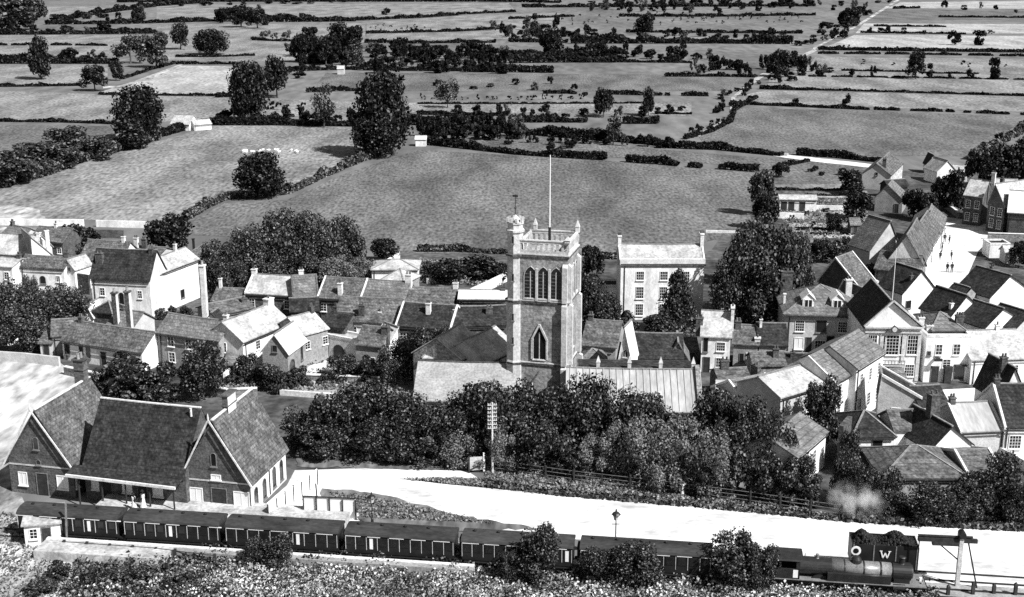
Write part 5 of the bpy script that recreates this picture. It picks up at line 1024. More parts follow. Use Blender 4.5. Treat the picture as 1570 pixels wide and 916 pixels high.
house('white gable behind the coping at the right edge', (1534, 610), (1572, 607), 4.4, d=5, kind='front', ridge=(1556, 565), wall='white_wall', roof='dark_roof', chim=[(.3, .3, .9, .7, .5, 'dark_stone', 2)])
wall('tall narrow dark wall with white face beside the tall terrace', [(1285, 722), (1298, 706)], 5.0, 'dark_stone', t=.5)
wall('white lane wall at the lower right edge', [(1530, 700), (1560, 716), (1600, 740)], 1.2, 'white_wall')

for lab, x, y, w, k, m, rf in [('small lean-to shed behind the dark terrace house', 655, 540, 26, 'lean', 'stone', 'tile_roof'), ('low tiled store in the yard beside the coach house', 575, 552, 24, 'gable', 'grey_wall', 'grey_roof'), ('pale privy block beside the small garden yard', 352, 582, 14, 'lean', 'white_wall', 'grey_roof'),
    ('tiny tiled outhouse left of the white cottage', 70, 548, 18, 'lean', 'cream_wall', 'tile_roof'), ('dark lean-to between the grey house and the hall', 1062, 560, 16, 'lean', 'dark_stone', 'tile_roof'), ('tiny gabled outhouse by the manor door', 1196, 578, 16, 'gable', 'stone', 'tile_roof'), ('small slate outhouse below the upper terrace house', 1382, 612, 18, 'lean', 'white_wall', 'grey_roof'),
    ('small store between the lone cottage and the pyramid roof', 1290, 640, 16, 'gable', 'cream_wall', 'tile_roof'), ('low dark store under the broad pale roof', 1500, 684, 24, 'lean', 'stone', 'dark_roof'), ('garden shed on the strips near the pale barn', 1312, 360, 14, 'gable', 'weathered_wood', 'grey_roof'), ('tiny garden shed beside the bushes north of the manor', 1240, 388, 12, 'gable', 'weathered_wood', 'tile_roof'), ('shed in the plots behind the terrace right end', 712, 425, 16, 'gable', 'cream_wall', 'grey_roof'), ('lean-to against the brick house by the long white wall', 108, 378, 14, 'lean', 'brick', 'tile_roof'), ('pale roofed store behind the white windowed house', 1552, 404, 20, 'gable', 'cream_wall', 'light_roof'), ('small dark store at the foot of the street terrace', 1408, 428, 14, 'lean', 'grey_wall', 'tile_roof')]:
    house(lab, (x - w / 2, y - 22 * (y + 70) / 600 / 1.0 * .0 - mpp(y) * 1.9), (x + w / 2, y - mpp(y) * 1.9), 2.0, d=2.6, kind=k, rise=.9, wall=m, roof=rf, name='outhouse', cat='shed', wins=[('f', .5, .02, .7, 1.7, 'D')])

# ============================================================ trees near the church and station
CY = [(470, 625, 690, 75, 'dark churchyard tree nearest the station gable'), (515, 602, 694, 90, 'dark tree at the right end of the lawn terrace'), (560, 592, 696, 98, 'high domed dark tree below the crenellated wall'), (608, 604, 700, 88, 'dark tree under the left corner of the chancel roof'), (655, 616, 702, 85, 'dark tree before the left part of the chancel roof'), (700, 612, 704, 90, 'dark tree left of the tall telegraph pole'), (745, 588, 706, 96, 'dark tree directly behind the tall telegraph pole'),
 (797, 596, 700, 95, 'dark tree at the foot of the stair turret'), (850, 600, 700, 90, 'dark tree before the west porch gable'), (893, 584, 706, 100, 'dark tree at the right foot of the church tower'), (943, 592, 706, 100, 'dark tree before the left half of the nave roof'), (990, 606, 704, 90, 'dark tree before the middle of the nave roof'), (1035, 634, 708, 62, 'low dark tree under the bright end of the nave roof'),
 (1095, 602, 716, 75, 'dark tree at the nave gable'), (1140, 612, 722, 90, 'dark tree before the low roofed cottage'), (1180, 636, 738, 72, 'dark tree left of the lone grey roofed cottage'), (1120, 645, 735, 80, 'dark tree in front of the nave gable tree'), (1203, 668, 745, 50, 'small dark tree touching the lone cottage'), (590, 640, 706, 80, 'lower dark tree behind the station fence, middle'), (500, 650, 702, 80, 'lower dark tree behind the station fence, left'), (820, 640, 722, 80, 'lower dark tree right of the telegraph pole')]
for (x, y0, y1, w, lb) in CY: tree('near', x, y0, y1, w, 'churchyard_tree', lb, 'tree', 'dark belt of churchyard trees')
PB = [(672, 640, 702, 70, 'pale bush left of the telegraph pole'), (705, 652, 712, 70, 'pale bush behind the white notice gate'), (775, 655, 722, 55, 'pale bush just right of the telegraph pole'), (950, 650, 728, 80, 'pale bush below the left half of the nave roof'), (990, 640, 740, 90, 'tallest pale bush on the bank'), (1045, 648, 752, 95, 'broad pale bush beneath the bright nave end'), (1090, 662, 760, 80, 'pale bush at the right end of the pale bank growth'), (915, 668, 734, 60, 'small pale bush under the tower side tree'), (740, 668, 716, 60, 'low pale bush at the foot of the telegraph pole'), (1015, 670, 752, 70, 'low pale bush between the two broad pale bushes')]
for (x, y0, y1, w, lb) in PB: tree('near_pale', x, y0, y1, w, 'pale_bush', lb, 'bush', 'pale bushes on the bank')
DB = [(868, 668, 728, 60, 'dark bush below the porch tree'), (885, 690, 734, 50, 'low dark bush at the fence below the tower'), (650, 670, 712, 60, 'dark bush behind the fence left of the pale bushes'), (1130, 690, 762, 60, 'dark bush right of the pale bank growth'), (1170, 700, 768, 60, 'dark bush by the fence left of the lone cottage'), (1070, 700, 762, 50, 'dark bush between the pale bushes and the fence'), (560, 665, 706, 70, 'dark bush behind the station fence, nearer the gate'), (610, 668, 708, 60, 'dark bush by the station fence under the chancel'), (1200, 715, 772, 60, 'dark bush under the lone cottage wall'), (1240, 728, 778, 50, 'dark bush at the foot of the lone white cottage front')]
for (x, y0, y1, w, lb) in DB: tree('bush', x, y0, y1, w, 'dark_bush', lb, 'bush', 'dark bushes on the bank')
for lab, x, y0, y1, w in [('round dark tree in front of the tall white terrace', 1257, 583, 690, 70), ('dark shrub against the wide brown tiled cottage', 1362, 725, 790, 60), ('dark tree at the right of the tiled range', 1530, 700, 790, 80), ('dark shrub between the tiled range and the road', 1490, 728, 798, 70),
    ('dark bush beside the lone grey roofed cottage', 1292, 690, 768, 50), ('low shrub under the lone grey roofed cottage', 1225, 700, 760, 60), ('dark bush right of the narrow dark wall', 1320, 712, 782, 55), ('spreading shrub before the brown tiled cottage', 1420, 745, 798, 80), ('dark shrub at the right end of the bank', 1560, 740, 806, 60), ('small dark bush at the roadside bend', 1455, 748, 802, 60), ('dark elder bush behind the narrow wall', 1300, 660, 730, 36)]:
    tree('near', x, y0, y1, w, 'garden_tree', lab)
for lab, x, y0, y1, w, k in [('broad dark bush behind the station roof', 195, 545, 612, 95, 'bush'), ('second broad bush behind the station roof', 245, 560, 616, 70, 'bush'), ('round dark garden tree before the grey stone house', 312, 530, 612, 82, 'near'), ('small bush left of the station chimney', 150, 570, 612, 40, 'bush'),
    ('large shadowed tree at the far left of the village', 15, 436, 515, 90, 'near_mid'), ('shadowed tree below the long white range', 68, 442, 520, 85, 'near_mid'), ('shadowed tree beside the tall white townhouse', 110, 440, 512, 70, 'near_mid'), ('low shadowed tree by the broken white wall', 40, 470, 535, 80, 'near_mid'), ('spiky small tree above the long white range', 48, 424, 470, 30, 'near_mid'),
    ('dark bush between the white wall and the townhouse chimneys', 110, 347, 392, 60, 'mid'), ('dark bush left of the townhouse chimneys', 135, 350, 386, 50, 'mid'), ('dark round tree at the end of the long white wall', 262, 332, 392, 70, 'mid'), ('dark bush right of the long white wall', 240, 342, 385, 40, 'mid'),
    ('tall dark elm in the group behind the terrace', 445, 321, 428, 105, 'near_mid'), ('dark tree left of the elm behind the terrace', 385, 350, 438, 85, 'near_mid'), ('dark tree right of the elm behind the terrace', 492, 332, 430, 80, 'near_mid'), ('round dark tree at the right of the terrace tree group', 530, 339, 424, 70, 'near'), ('leafy tree above the small mottled roof house', 338, 368, 446, 70, 'near_mid'),
    ('low dark tree at the edge of the field behind the terrace', 590, 368, 402, 50, 'mid'), ('greyish bush in front of the terrace tree group', 415, 385, 440, 70, 'near_mid'), ('greyish bush above the narrow terrace house', 470, 390, 436, 70, 'near_mid'), ('pale bush above the middle terrace', 520, 392, 438, 70, 'near_pale'), ('pale bush left of the rounded barn', 555, 395, 434, 50, 'near_pale'), ('low bushes at the left edge of the terrace tree group', 355, 400, 450, 50, 'near_mid'),
    ('large grey leaved tree right of the georgian house', 1140, 352, 500, 96, 'near_mid'), ('large dark tree above the manor house', 1190, 345, 490, 100, 'near'), ('dark tree under the big grey leaved tree', 1118, 400, 505, 66, 'near_mid'), ('dark tree between the manor and the big trees', 1165, 400, 508, 90, 'near'), ('dark tree at the manor gable', 1220, 365, 470, 60, 'near_mid'), ('tree at the far side of the big tree group', 1155, 335, 440, 70, 'near_mid'),
    ('round dark tree behind the church tower', 908, 378, 425, 42, 'mid'), ('dark tree between the tower and the garden building', 905, 425, 505, 60, 'near'), ('dark shrub under the white garden building', 930, 455, 515, 50, 'near'), ('dark bush left of the georgian house windows', 960, 480, 512, 40, 'bush'), ('dark spreading bush at the foot of the cedar', 1010, 482, 520, 60, 'bush'),
    ('ragged tree at the corner of the big field', 1165, 262, 330, 50, 'mid_grey'), ('dark bush below the ragged corner tree', 1172, 300, 352, 42, 'mid'), ('dark round tree left of the farmhouse', 1302, 262, 298, 50, 'mid'), ('dark round garden tree among the white strips', 1312, 296, 336, 50, 'mid'), ('dark tree between farmhouse and street', 1400, 290, 335, 40, 'mid'), ('leafy tree by the road bend', 1420, 298, 340, 40, 'mid'), 
    ('tall dark tree left of the first brick villa', 1462, 262, 324, 40, 'mid'), ('second tall dark tree left of the first villa', 1440, 272, 322, 34, 'mid'), ('dark tree behind the brick villas', 1500, 232, 296, 50, 'mid'), ('dark tree on the slope above the villas', 1535, 225, 290, 60, 'mid'), ('dark tree at the right edge above the villas', 1562, 215, 290, 50, 'mid'),
    ('dark shrub beside the white fronted garage', 1562, 372, 410, 36, 'mid'), ('shrub in the gardens near the pale gabled barn', 1318, 372, 400, 40, 'mid_grey'), ('dark bush behind the manor barn', 1260, 372, 402, 50, 'mid'), ('bush by the pale yard wall', 1330, 405, 432, 50, 'mid_grey'), ('small tree in the middle of the garden strips', 1278, 330, 356, 30, 'mid'), ('dark bush on the far garden path', 1198, 250, 272, 26, 'mid'),
    ('large creeper covered bush beside the second terrace row', 640, 510, 588, 80, 'near_mid'), ('dark bush before the dark terrace house', 600, 530, 590, 55, 'near_mid'), ('dark ivy bush under the white gable shed', 680, 505, 580, 60, 'near_mid'), ('garden bush before the white coach house', 530, 545, 582, 60, 'bush'), ('garden bush right of the arched cottage', 565, 548, 588, 50, 'bush'), ('low bush in front of the steep white cottage', 410, 556, 592, 55, 'bush'), ('bush below the white gable end', 380, 545, 585, 45, 'bush'), ('dark conical shrub on the lawn edge', 426, 562, 602, 34, 'bush'), ('dark shrub between the two garden paths', 458, 562, 592, 40, 'bush'),
    ('dark mass of bushes behind the dark stone hall', 735, 395, 428, 70, 'mid'), ('small bush left of the tower', 765, 405, 432, 40, 'mid'), ('dark bush behind the right end terrace', 690, 400, 434, 60, 'mid'), ('pale bush in the plots behind the terrace', 665, 402, 432, 40, 'mid_grey'),
    ('big dark elm standing in the field hedge', 585, 116, 238, 92, 'field'), ('dark elm growing close in front of the big hedge elm', 575, 176, 242, 76, 'field'), ('big dark round tree by the left field corner', 214, 134, 216, 84, 'field'), ('lone dark oak in the pasture', 398, 238, 304, 80, 'field'), ('low dark bush under the left round tree', 200, 185, 228, 70, 'mid'),
    ('dark wood edge at the left, upper clump', 105, 195, 236, 80, 'mid_grey'), ('dark wood edge at the left, middle clump', 60, 218, 262, 90, 'mid_grey'), ('dark wood edge at the left, lower clump', 12, 232, 286, 90, 'mid_grey'), ('dark wood edge clump near the field gate', 150, 212, 245, 60, 'mid_grey'), ('dark wood clump behind the lower clump', 100, 228, 258, 70, 'mid_grey'),
    ('tall tree right of the lone farm roof', 383, 96, 188, 62, 'field'), ('tree above the tall farm tree', 425, 90, 150, 44, 'mid'), ('thin branched tree beside the hedge elm', 497, 130, 196, 44, 'thin'), ('spreading cedar like tree in the row of little trees', 686, 122, 165, 46, 'thin'),
    ('round dark tree in the upper left field', 325, 46, 84, 56, 'field'), ('square dark tree left of the round field tree', 277, 38, 76, 34, 'mid'), ('tree with stacked round crowns in the left field', 63, 58, 122, 38, 'mid'), ('big leafy tree of the upper left group', 200, 56, 98, 50, 'mid_grey'), ('second leafy tree of the upper left group', 240, 50, 104, 56, 'mid_grey'), ('bushy tree by the pale lane end', 146, 102, 140, 44, 'mid'), ('small round tree by the pale lane end', 178, 94, 124, 24, 'mid'),
    ('misty dark wood at the top left corner', 20, -12, 52, 90, 'mid_grey'), ('dark wood right of the corner wood', 52, -4, 46, 50, 'mid_grey'),
    ('dark tree in the middle hedge near the bright shrub', 925, 138, 180, 36, 'mid'), ('narrow dark tree right of the middle hedge tree', 994, 136, 178, 26, 'mid'), ('pale willow in the middle hedge', 940, 178, 222, 36, 'far_pale'), ('second pale willow left in the middle hedge', 795, 178, 212, 34, 'far_pale'),
    ('dark leaning tree in the right hand fields', 1404, 80, 122, 30, 'mid'), ('tall dark tree at the right edge fields', 1522, 90, 122, 24, 'far'), ('dark tree in the moor beside the lane', 1303, 12, 40, 40, 'mid'), ('round tree on the right moor', 1296, 146, 164, 16, 'far'), ('small round tree on the right moor hedge', 1219, 150, 162, 11, 'far')]:
    tree(k, x, y0, y1, w, {'bush': 'bush', 'near_pale': 'bush', 'far_pale': 'willow_tree'}.get(k, 'broadleaf_tree'), lab, 'bush' if k in ('bush', 'near_pale') else 'tree')
for x, y0, y1, w, lab in [(520, 36, 82, 40, 'tall grey tree on the near side of the far pasture dots'), (545, 40, 84, 30, 'second tall grey tree on the near side of the far pasture dots'), (465, 50, 96, 34, 'round grey tree at the left of the centre copse'), (500, 62, 100, 36, 'grey tree at the front of the centre copse'), (990, 22, 52, 26, 'big black tree in the far orchard'), (985, 28, 50, 30, 'wide black tree left in the far orchard'), (845, 44, 90, 40, 'big loose tree over the near far meadow hedge'), (820, 38, 62, 24, 'loose tree at the far centre field edge'), (1195, 78, 118, 40, 'broad tree right of the lane bend'), (1230, 84, 116, 18, 'narrow tree on the lane bend'), (370, 10, 42, 40, 'large dark tree at the upper left hedge end'), (395, 14, 44, 34, 'second large dark tree at the upper left hedge end')]:
    tree('mid', x, y0, y1, w, 'broadleaf_tree', lab)
tree('cedar', 1037, 413, 512, 82, 'cedar_tree', 'dark layered conifer before the georgian house')

# ============================================================ hedges of the fields
for lab, pts, h, kw in [
 ('thick hedge climbing from the village to the hedge elm', [(285, 338), (315, 320), (345, 306), (400, 302), (440, 298), (500, 270), (560, 245), (600, 232)], 15, dict(m='leaf_mid', leafpx=2.6)),
 ('dark clipped hedge along the top of the big field, left length', [(655, 222), (720, 229), (790, 237), (860, 242), (930, 246)], 13, {}),
 ('dark clipped hedge along the top of the big field, right length', [(960, 249), (1010, 252), (1060, 257), (1110, 260), (1162, 264)], 13, dict(gap=.25)),
 ('tall hedge beyond the strip field', [(620, 190), (700, 197), (780, 203), (850, 210), (930, 216), (1000, 222), (1040, 228)], 17, {}),
 ('dark hedge running to the road above the gardens', [(1040, 228), (1100, 230), (1160, 236), (1200, 240)], 13, {}),
 ('solid dark hedge left of the farmhouse', [(1222, 238), (1290, 243), (1356, 250)], 12, dict(dens=1.3)),
 ('hedge curving along the pale lane', [(1050, 214), (1090, 203), (1120, 188), (1126, 170), (1160, 150)], 8, {}),
 ('sloping hedge at the dark left wood', [(-20, 294), (60, 272), (130, 246), (240, 214)], 26, dict(m='leaf_dark', leafpx=3)),
 ('hedge from the left wood to the round tree', [(240, 212), (290, 198), (330, 190)], 14, {}),
 ('hedge under the tall farm tree', [(330, 192), (420, 192), (545, 194)], 15, {}),
 ('straight thin hedge in the left pastures', [(-20, 187), (90, 188), (182, 191)], 6, {}),
 ('straight thin hedge below the stacked crown tree', [(-20, 134), (60, 133), (125, 132)], 6, {}),
 ('thin hedge below the bright field', [(152, 146), (250, 147), (355, 148)], 4.5, {}),
 ('thin hedge above the bright field, near one', [(270, 99), (330, 99), (372, 99)], 5, {}), ('thin hedge above the bright field, far one', [(270, 88), (330, 88), (390, 86)], 4, {}),
 ('hedge sloping up to the bright field', [(188, 122), (230, 108), (268, 98)], 5, {}),
 ('broad dark hedge in the upper left', [(-20, 98), (60, 98), (180, 98)], 16, {}), ('long hedge at the far left', [(-20, 54), (100, 53), (240, 52)], 9, {}),
 ('diagonal far hedge at the upper left', [(85, 34), (150, 22), (240, 10), (310, 5)], 9, {}), ('far hedge above the round field tree', [(70, 38), (200, 37), (335, 33)], 8, {}),
 ('dark tree line at the upper left centre', [(335, 34), (370, 32), (410, 34)], 22, {}), ('topmost far hedge at the left', [(180, 4), (390, 3), (560, 3)], 5, {}), ('topmost far hedge at the centre', [(560, 3), (760, 3), (860, 5)], 6, {}),
 ('far hedge left of the small lone bush', [(385, 34), (460, 34), (545, 33)], 12, {}), ('thin far hedge right of the small lone bush', [(545, 32), (640, 28), (700, 24)], 6, {}), ('thin far hedge reaching the copse', [(700, 23), (790, 19)], 4, {}),
 ('long dark hedge beneath the big copse', [(545, 108), (640, 109), (780, 110)], 10, dict(dens=1.2)), ('solid hedge block above the middle meadow', [(712, 111), (780, 111), (848, 112)], 12, dict(dens=1.4, lump=.15)),
 ('far hedge line above the copse', [(560, 66), (640, 67), (760, 66)], 6, {}), ('dark hedge line of the far centre', [(780, 65), (870, 66)], 7, {}), ('long black hedge of the far centre', [(875, 67), (980, 67), (1100, 67), (1215, 68)], 14, dict(dens=1.2)),
 ('hedge along the near far meadow', [(780, 97), (860, 96), (945, 96)], 16, {}), ('thin hedge with gaps in the far meadow', [(945, 96), (1060, 97)], 5, {}), ('thin far hedge at the top centre', [(780, 30), (830, 28), (880, 26)], 4, {}),
 ('broken line of bushes across the middle meadow, left', [(833, 144), (870, 144), (900, 146)], 6, dict(gap=.4)), ('broken line of bushes across the middle meadow, right', [(928, 145), (970, 146), (1020, 147), (1085, 148)], 7, dict(gap=.5)),
 ('dark hedge left of the narrow dark tree', [(780, 188), (840, 188), (900, 188)], 12, {}), ('dark hedge right of the pale willow', [(955, 190), (1010, 190)], 12, {}), ('short dark hedge in the meadow strip', [(1005, 175), (1060, 176)], 4, {}),
 ('upper long dark hedge of the right moor', [(1255, 77), (1330, 78), (1400, 79), (1570, 81), (1640, 82)], 5.5, dict(dens=1.4, lump=.2)), ('lower long dark hedge of the right moor', [(1255, 83), (1400, 84), (1570, 87), (1640, 88)], 4, dict(gap=.3)),
 ('thin hedge crossing the right moor by the leaning tree', [(1290, 109), (1390, 111), (1400, 112)], 3, {}), ('thin hedge right of the leaning tree', [(1410, 113), (1500, 114)], 3, {}),
 ('thin dark hedge of the right moor with no trees', [(1175, 137), (1335, 141), (1570, 148), (1640, 150)], 4, {}), ('thick part of the dark hedge by the lane', [(1165, 137), (1200, 138), (1240, 139)], 7, {}),
 ('dark hedge above the large right field, solid left length', [(1120, 160), (1220, 164), (1332, 169)], 6, dict(dens=1.4)), ('dark hedge above the large right field, broken right length', [(1340, 169), (1450, 172), (1570, 177), (1640, 180)], 5, dict(gap=.55)),
 ('far thin hedge of the right moor, third from the top', [(1340, 41), (1450, 42)], 3, {}), ('far thin hedge of the right moor, second from the top', [(1370, 14), (1410, 13)], 4, {}), ('thin far ditch hedge under the moor trees', [(1320, 51), (1480, 53)], 3, {}),
 ('dense bushes along the road at the right edge', [(1490, 246), (1530, 222), (1580, 196)], 16, dict(m='leaf_mid', leafpx=2.6)),
 ('dark hedge between the big field and the village', [(640, 386), (700, 386), (776, 390)], 12, dict(m='leaf_dark')), ('dark hedge right of the church tower', [(905, 396), (955, 398)], 12, dict(m='leaf_dark')),
 ('dark garden hedge, the farthest of the strips', [(1178, 292), (1250, 293), (1310, 292)], 5, {}), ('thin garden hedge above the cart shed', [(1185, 300), (1290, 301)], 3, {}), ('thin garden hedge below the white garden wall', [(1220, 352), (1330, 354)], 4, {}), ('dark row of garden plants', [(1225, 372), (1330, 374)], 5, dict(gap=.3)), ('second dark row of garden plants', [(1240, 360), (1330, 360)], 3, dict(gap=.3)),
 ('dark hedge beside the far garden track', [(1186, 262), (1210, 254), (1240, 248)], 8, {}), ('hedge behind the station fence', [(458, 702), (560, 706), (716, 716)], 20, dict(m='leaf_mid', leafpx=3)),
 ('low dark hedge along the road above the white yard', [(740, 744), (860, 758), (1000, 770), (1150, 783), (1290, 797)], 8, dict(m='leaf_mid', leafpx=3, dens=.5, wid=1.4)), ('low hedge along the yard at the lower right', [(1290, 797), (1400, 803), (1570, 812)], 12, dict(m='leaf_mid', leafpx=3, dens=.7, wid=1.6)),
 ('dark hedge along the garden side of the hipped manor', [(1100, 520), (1150, 522), (1200, 524)], 14, dict(m='leaf_dark', leafpx=3)),
 ]:
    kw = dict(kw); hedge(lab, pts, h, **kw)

for lab, pts, h, kw in [('far hedge crossing the pasture of dots', [(562, 52), (700, 49), (790, 44)], 5, {}), ('far hedge behind the near far meadow trees', [(780, 84), (870, 82), (950, 84)], 7, {}), ('far hedge over the orchard rows', [(950, 26), (1100, 26), (1250, 24)], 5, {}), ('topmost far hedge right of centre', [(800, 12), (1000, 11), (1250, 10)], 6, {}), ('far hedge beneath the orchard rows', [(960, 50), (1100, 51), (1230, 52)], 5, {}),
 ('thin hedge under the planted row of tiny trees', [(640, 160), (800, 160), (1000, 159)], 3, {}), ('hedge between the middle meadow and the lane clump', [(1020, 118), (1100, 118), (1160, 119)], 7, {}), ('hedge at the foot of the centre copse trees', [(440, 110), (500, 108), (548, 107)], 8, {}), ('hedge on the left of the far pasture', [(385, 62), (430, 64), (470, 64)], 5, {}), ('thin far hedge on the right moor top', [(1440, 27), (1570, 28), (1640, 28)], 3, {}),
 ('low hedge on the moor under the thick dark hedge', [(1240, 118), (1400, 120), (1570, 123)], 3, dict(gap=.3)), ('thin hedge at the left of the bright shed field', [(-20, 70), (100, 70), (170, 71)], 4, dict(gap=.2)), ('hedge from the farm to the planted plots', [(330, 150), (370, 148), (410, 146)], 8, {}), ('hedge behind the plots left of the elm', [(470, 142), (520, 140), (560, 140)], 8, {}), ('hedge of the strip beside the willow', [(640, 176), (700, 177), (780, 178)], 7, {})]:
    hedge(lab, pts, h, **kw)

# ============================================================ far copses and scattered trees
def belt(pts, n, h, w, key, label, group, jx=4, jy=3, cat='tree', name='far_tree', big=1.5):
    tot = len(pts) - 1; made = []
    for i in range(n):
        t = (i + rng.random() * .8) / n * tot; k = min(int(t), tot - 1); f = t - k
        x = pts[k][0] + (pts[k + 1][0] - pts[k][0]) * f + rng.uniform(-jx, jx); y = pts[k][1] + (pts[k + 1][1] - pts[k][1]) * f + rng.uniform(-jy, jy)
        hh = h * rng.uniform(.6, big); ww = w * rng.uniform(.7, 1.4)
        o_ = tree(key if rng.random() < .85 else ('far_pale' if key == 'far' else key), x, y - hh, y, ww, name, label, cat, group, single=True); made.append((x, o_))
    if 1 < n <= 30:
        made.sort(key=lambda q: q[0])
        for i, (x, o_) in enumerate(made): o_['label'] = label + ', ' + (ORD[i] + ' from the left' if i else 'leftmost')
    elif n == 1: del made[0][1]['group']
ORD = 'first second third fourth fifth sixth seventh eighth ninth tenth eleventh twelfth thirteenth fourteenth fifteenth sixteenth seventeenth eighteenth nineteenth twentieth twenty-first twenty-second twenty-third twenty-fourth twenty-fifth twenty-sixth twenty-seventh twenty-eighth twenty-ninth thirtieth'.split()
belt([(455, 102), (520, 100), (545, 98)], 9, 30, 26, 'far', 'leafy tree of the copse left of the solid hedge block', 'copse at the left centre', 6, 8)
belt([(465, 70), (540, 66)], 5, 24, 26, 'far', 'tree in the clump above the left centre copse', 'clump above the copse', 6, 5)
belt([(555, 104), (780, 106)], 26, 18, 20, 'far', 'tree in the long copse under the far meadow', 'long central copse', 5, 9)
belt([(640, 140), (900, 136)], 8, 8, 12, 'far', 'bush dotted over the middle meadow', 'bushes of the middle meadow', 8, 8, cat='bush', name='hedgerow_bush')
belt([(680, 176), (900, 184)], 12, 14, 16, 'far', 'dark tree between the planted row and the hedge', 'trees below the planted row', 6, 5, name='hedgerow_tree')
belt([(1100, 172), (1110, 150), (1175, 124)], 9, 9, 12, 'far', 'bush on the left side of the winding lane', 'bushes left of the lane', 5, 4, cat='bush', name='hedgerow_bush')
belt([(1225, 262), (1330, 285)], 6, 8, 14, 'mid', 'bush in the paddock by the farmhouse', 'paddock bushes', 8, 6, cat='bush', name='garden_bush')
belt([(560, 84), (780, 92)], 26, 17, 24, 'far', 'tree on the far side of the long central copse', 'far side of the long copse', 6, 6, name='copse_tree')
belt([(440, 88), (550, 96)], 14, 18, 22, 'far', 'tree in the thick of the left centre copse', 'thick of the left centre copse', 6, 8, name='copse_tree')
belt([(345, 186), (540, 188)], 16, 16, 20, 'far', 'bushy tree in the hedge under the tall farm tree', 'hedge trees under the farm tree', 5, 3, name='hedgerow_tree')
belt([(400, 118), (470, 108), (400, 140)], 9, 10, 18, 'far', 'bush beside the tree above the farm', 'bushes above the farm', 6, 5, cat='bush', name='hedgerow_bush')
belt([(640, 212), (800, 212)], 16, 22, 24, 'far', 'bushy tree between the elm and the strip field', 'trees between elm and strip field', 6, 4, name='hedgerow_tree')
belt([(880, 84), (1060, 92)], 18, 13, 18, 'far', 'round tree behind the thin far meadow hedge', 'trees behind the far meadow hedge', 5, 5, name='hedgerow_tree')
belt([(780, 60), (900, 56)], 14, 12, 16, 'far', 'dark tree left of the long black hedge', 'trees left of the black hedge', 5, 5, name='hedgerow_tree')
belt([(900, 10), (1240, 8)], 26, 9, 14, 'far', 'tree of the topmost far belt', 'topmost far belt', 6, 4, name='hedgerow_tree')
belt([(1180, 128), (1280, 108)], 10, 12, 16, 'far', 'bush below the clump right of the lane', 'bushes right of the lane', 5, 5, cat='bush', name='hedgerow_bush')
belt([(1060, 205), (1120, 186)], 8, 8, 10, 'far', 'bush along the lower winding lane', 'bushes on the lower lane', 4, 3, cat='bush', name='hedgerow_bush')
belt([(840, 240), (900, 214), (1030, 226)], 10, 12, 16, 'far', 'dark bush at the strip field edge', 'bushes at the strip field edge', 5, 2, cat='bush', name='hedgerow_bush')
belt([(0, 50), (240, 50)], 12, 8, 16, 'far', 'bush on the long far left hedge', 'bushes on the far left hedge', 5, 1, cat='bush', name='hedgerow_bush')
belt([(240, 10), (550, 4)], 12, 5, 14, 'far', 'bush on the topmost left hedge', 'bushes on the topmost left hedge', 5, 1, cat='bush', name='hedgerow_bush')
belt([(400, 30), (410, 42), (335, 36)], 6, 16, 16, 'far', 'tree in the dark clump above the round field tree', 'upper dark clump')
belt([(395, 56), (450, 60)], 5, 9, 12, 'far_pale', 'small bush near the left centre copse', 'bushes by the copse', cat='bush', name='far_bush')
belt([(660, 205), (790, 200)], 12, 20, 20, 'far', 'bushy tree in the hedge right of the elm', 'hedge trees right of the elm', 5, 4)
belt([(745, 50), (800, 52), (860, 48)], 7, 18, 18, 'far', 'tree of the clump in the far centre field', 'far centre clump', 5, 7)
belt([(830, 90), (940, 92)], 11, 16, 18, 'far', 'round tree in the hedge of the near far meadow', 'hedge trees of the near far meadow', 4, 4)
belt([(880, 60), (1215, 60)], 22, 10, 13, 'far', 'dark round tree along the long black hedge', 'trees on the long black hedge', 4, 5)
belt([(905, 18), (1000, 18), (1060, 14)], 10, 14, 16, 'far', 'tree in the far wood above the orchard', 'far wood', 5, 4)
belt([(1060, 16), (1250, 14), (1370, 6)], 16, 10, 12, 'far', 'far tree near the top right of the moor', 'far trees of the moor', 6, 6)
belt([(985, 44), (1000, 40)], 3, 22, 20, 'far', 'tall dark tree in the orchard', 'tall orchard trees')
belt([(1020, 92), (1060, 94), (1095, 92)], 6, 13, 12, 'far', 'small round tree at the edge of the meadow by the lane', 'meadow edge trees', 3, 3)
belt([(1060, 112), (1150, 112)], 12, 16, 15, 'far', 'leafy tree of the clump left of the lane', 'clump left of the lane', 6, 7)
belt([(1165, 112), (1240, 104)], 10, 16, 16, 'far', 'leafy tree of the clump right of the lane', 'clump right of the lane', 5, 6)
belt([(1150, 132), (1130, 160), (1095, 175)], 10, 9, 10, 'far', 'bush beside the winding pale lane', 'bushes on the lane', 5, 4, cat='bush', name='far_bush')
belt([(1255, 50), (1300, 44), (1330, 20)], 10, 14, 18, 'far', 'dark tree in the wood by the lane top', 'wood by the lane top', 6, 6)
belt([(1225, 70), (1300, 56)], 7, 10, 14, 'far', 'bush at the foot of the lane top wood', 'bushes at the lane top', cat='bush', name='far_bush')
belt([(780, 220), (900, 222), (1040, 228)], 12, 14, 16, 'far', 'bush rising from the tall hedge beyond the strip field', 'bushes in the tall hedge', 6, 2, cat='bush', name='far_bush')
belt([(880, 172), (1000, 176), (1060, 170)], 8, 12, 14, 'far', 'dark bush in the small meadows above the willow', 'bushes in the small meadows', 8, 6, cat='bush', name='far_bush')
belt([(640, 153), (780, 153), (900, 153)], 30, 6, 5.5, 'dot', 'tiny round tree in the planted row across the meadow', 'planted row of tiny trees', 2, 1)
belt([(400, 168), (475, 168)], 6, 9, 12, 'dot', 'small round bush in the plot left of the hedge elm', 'plot bushes', 4, 1, cat='bush', name='far_bush')
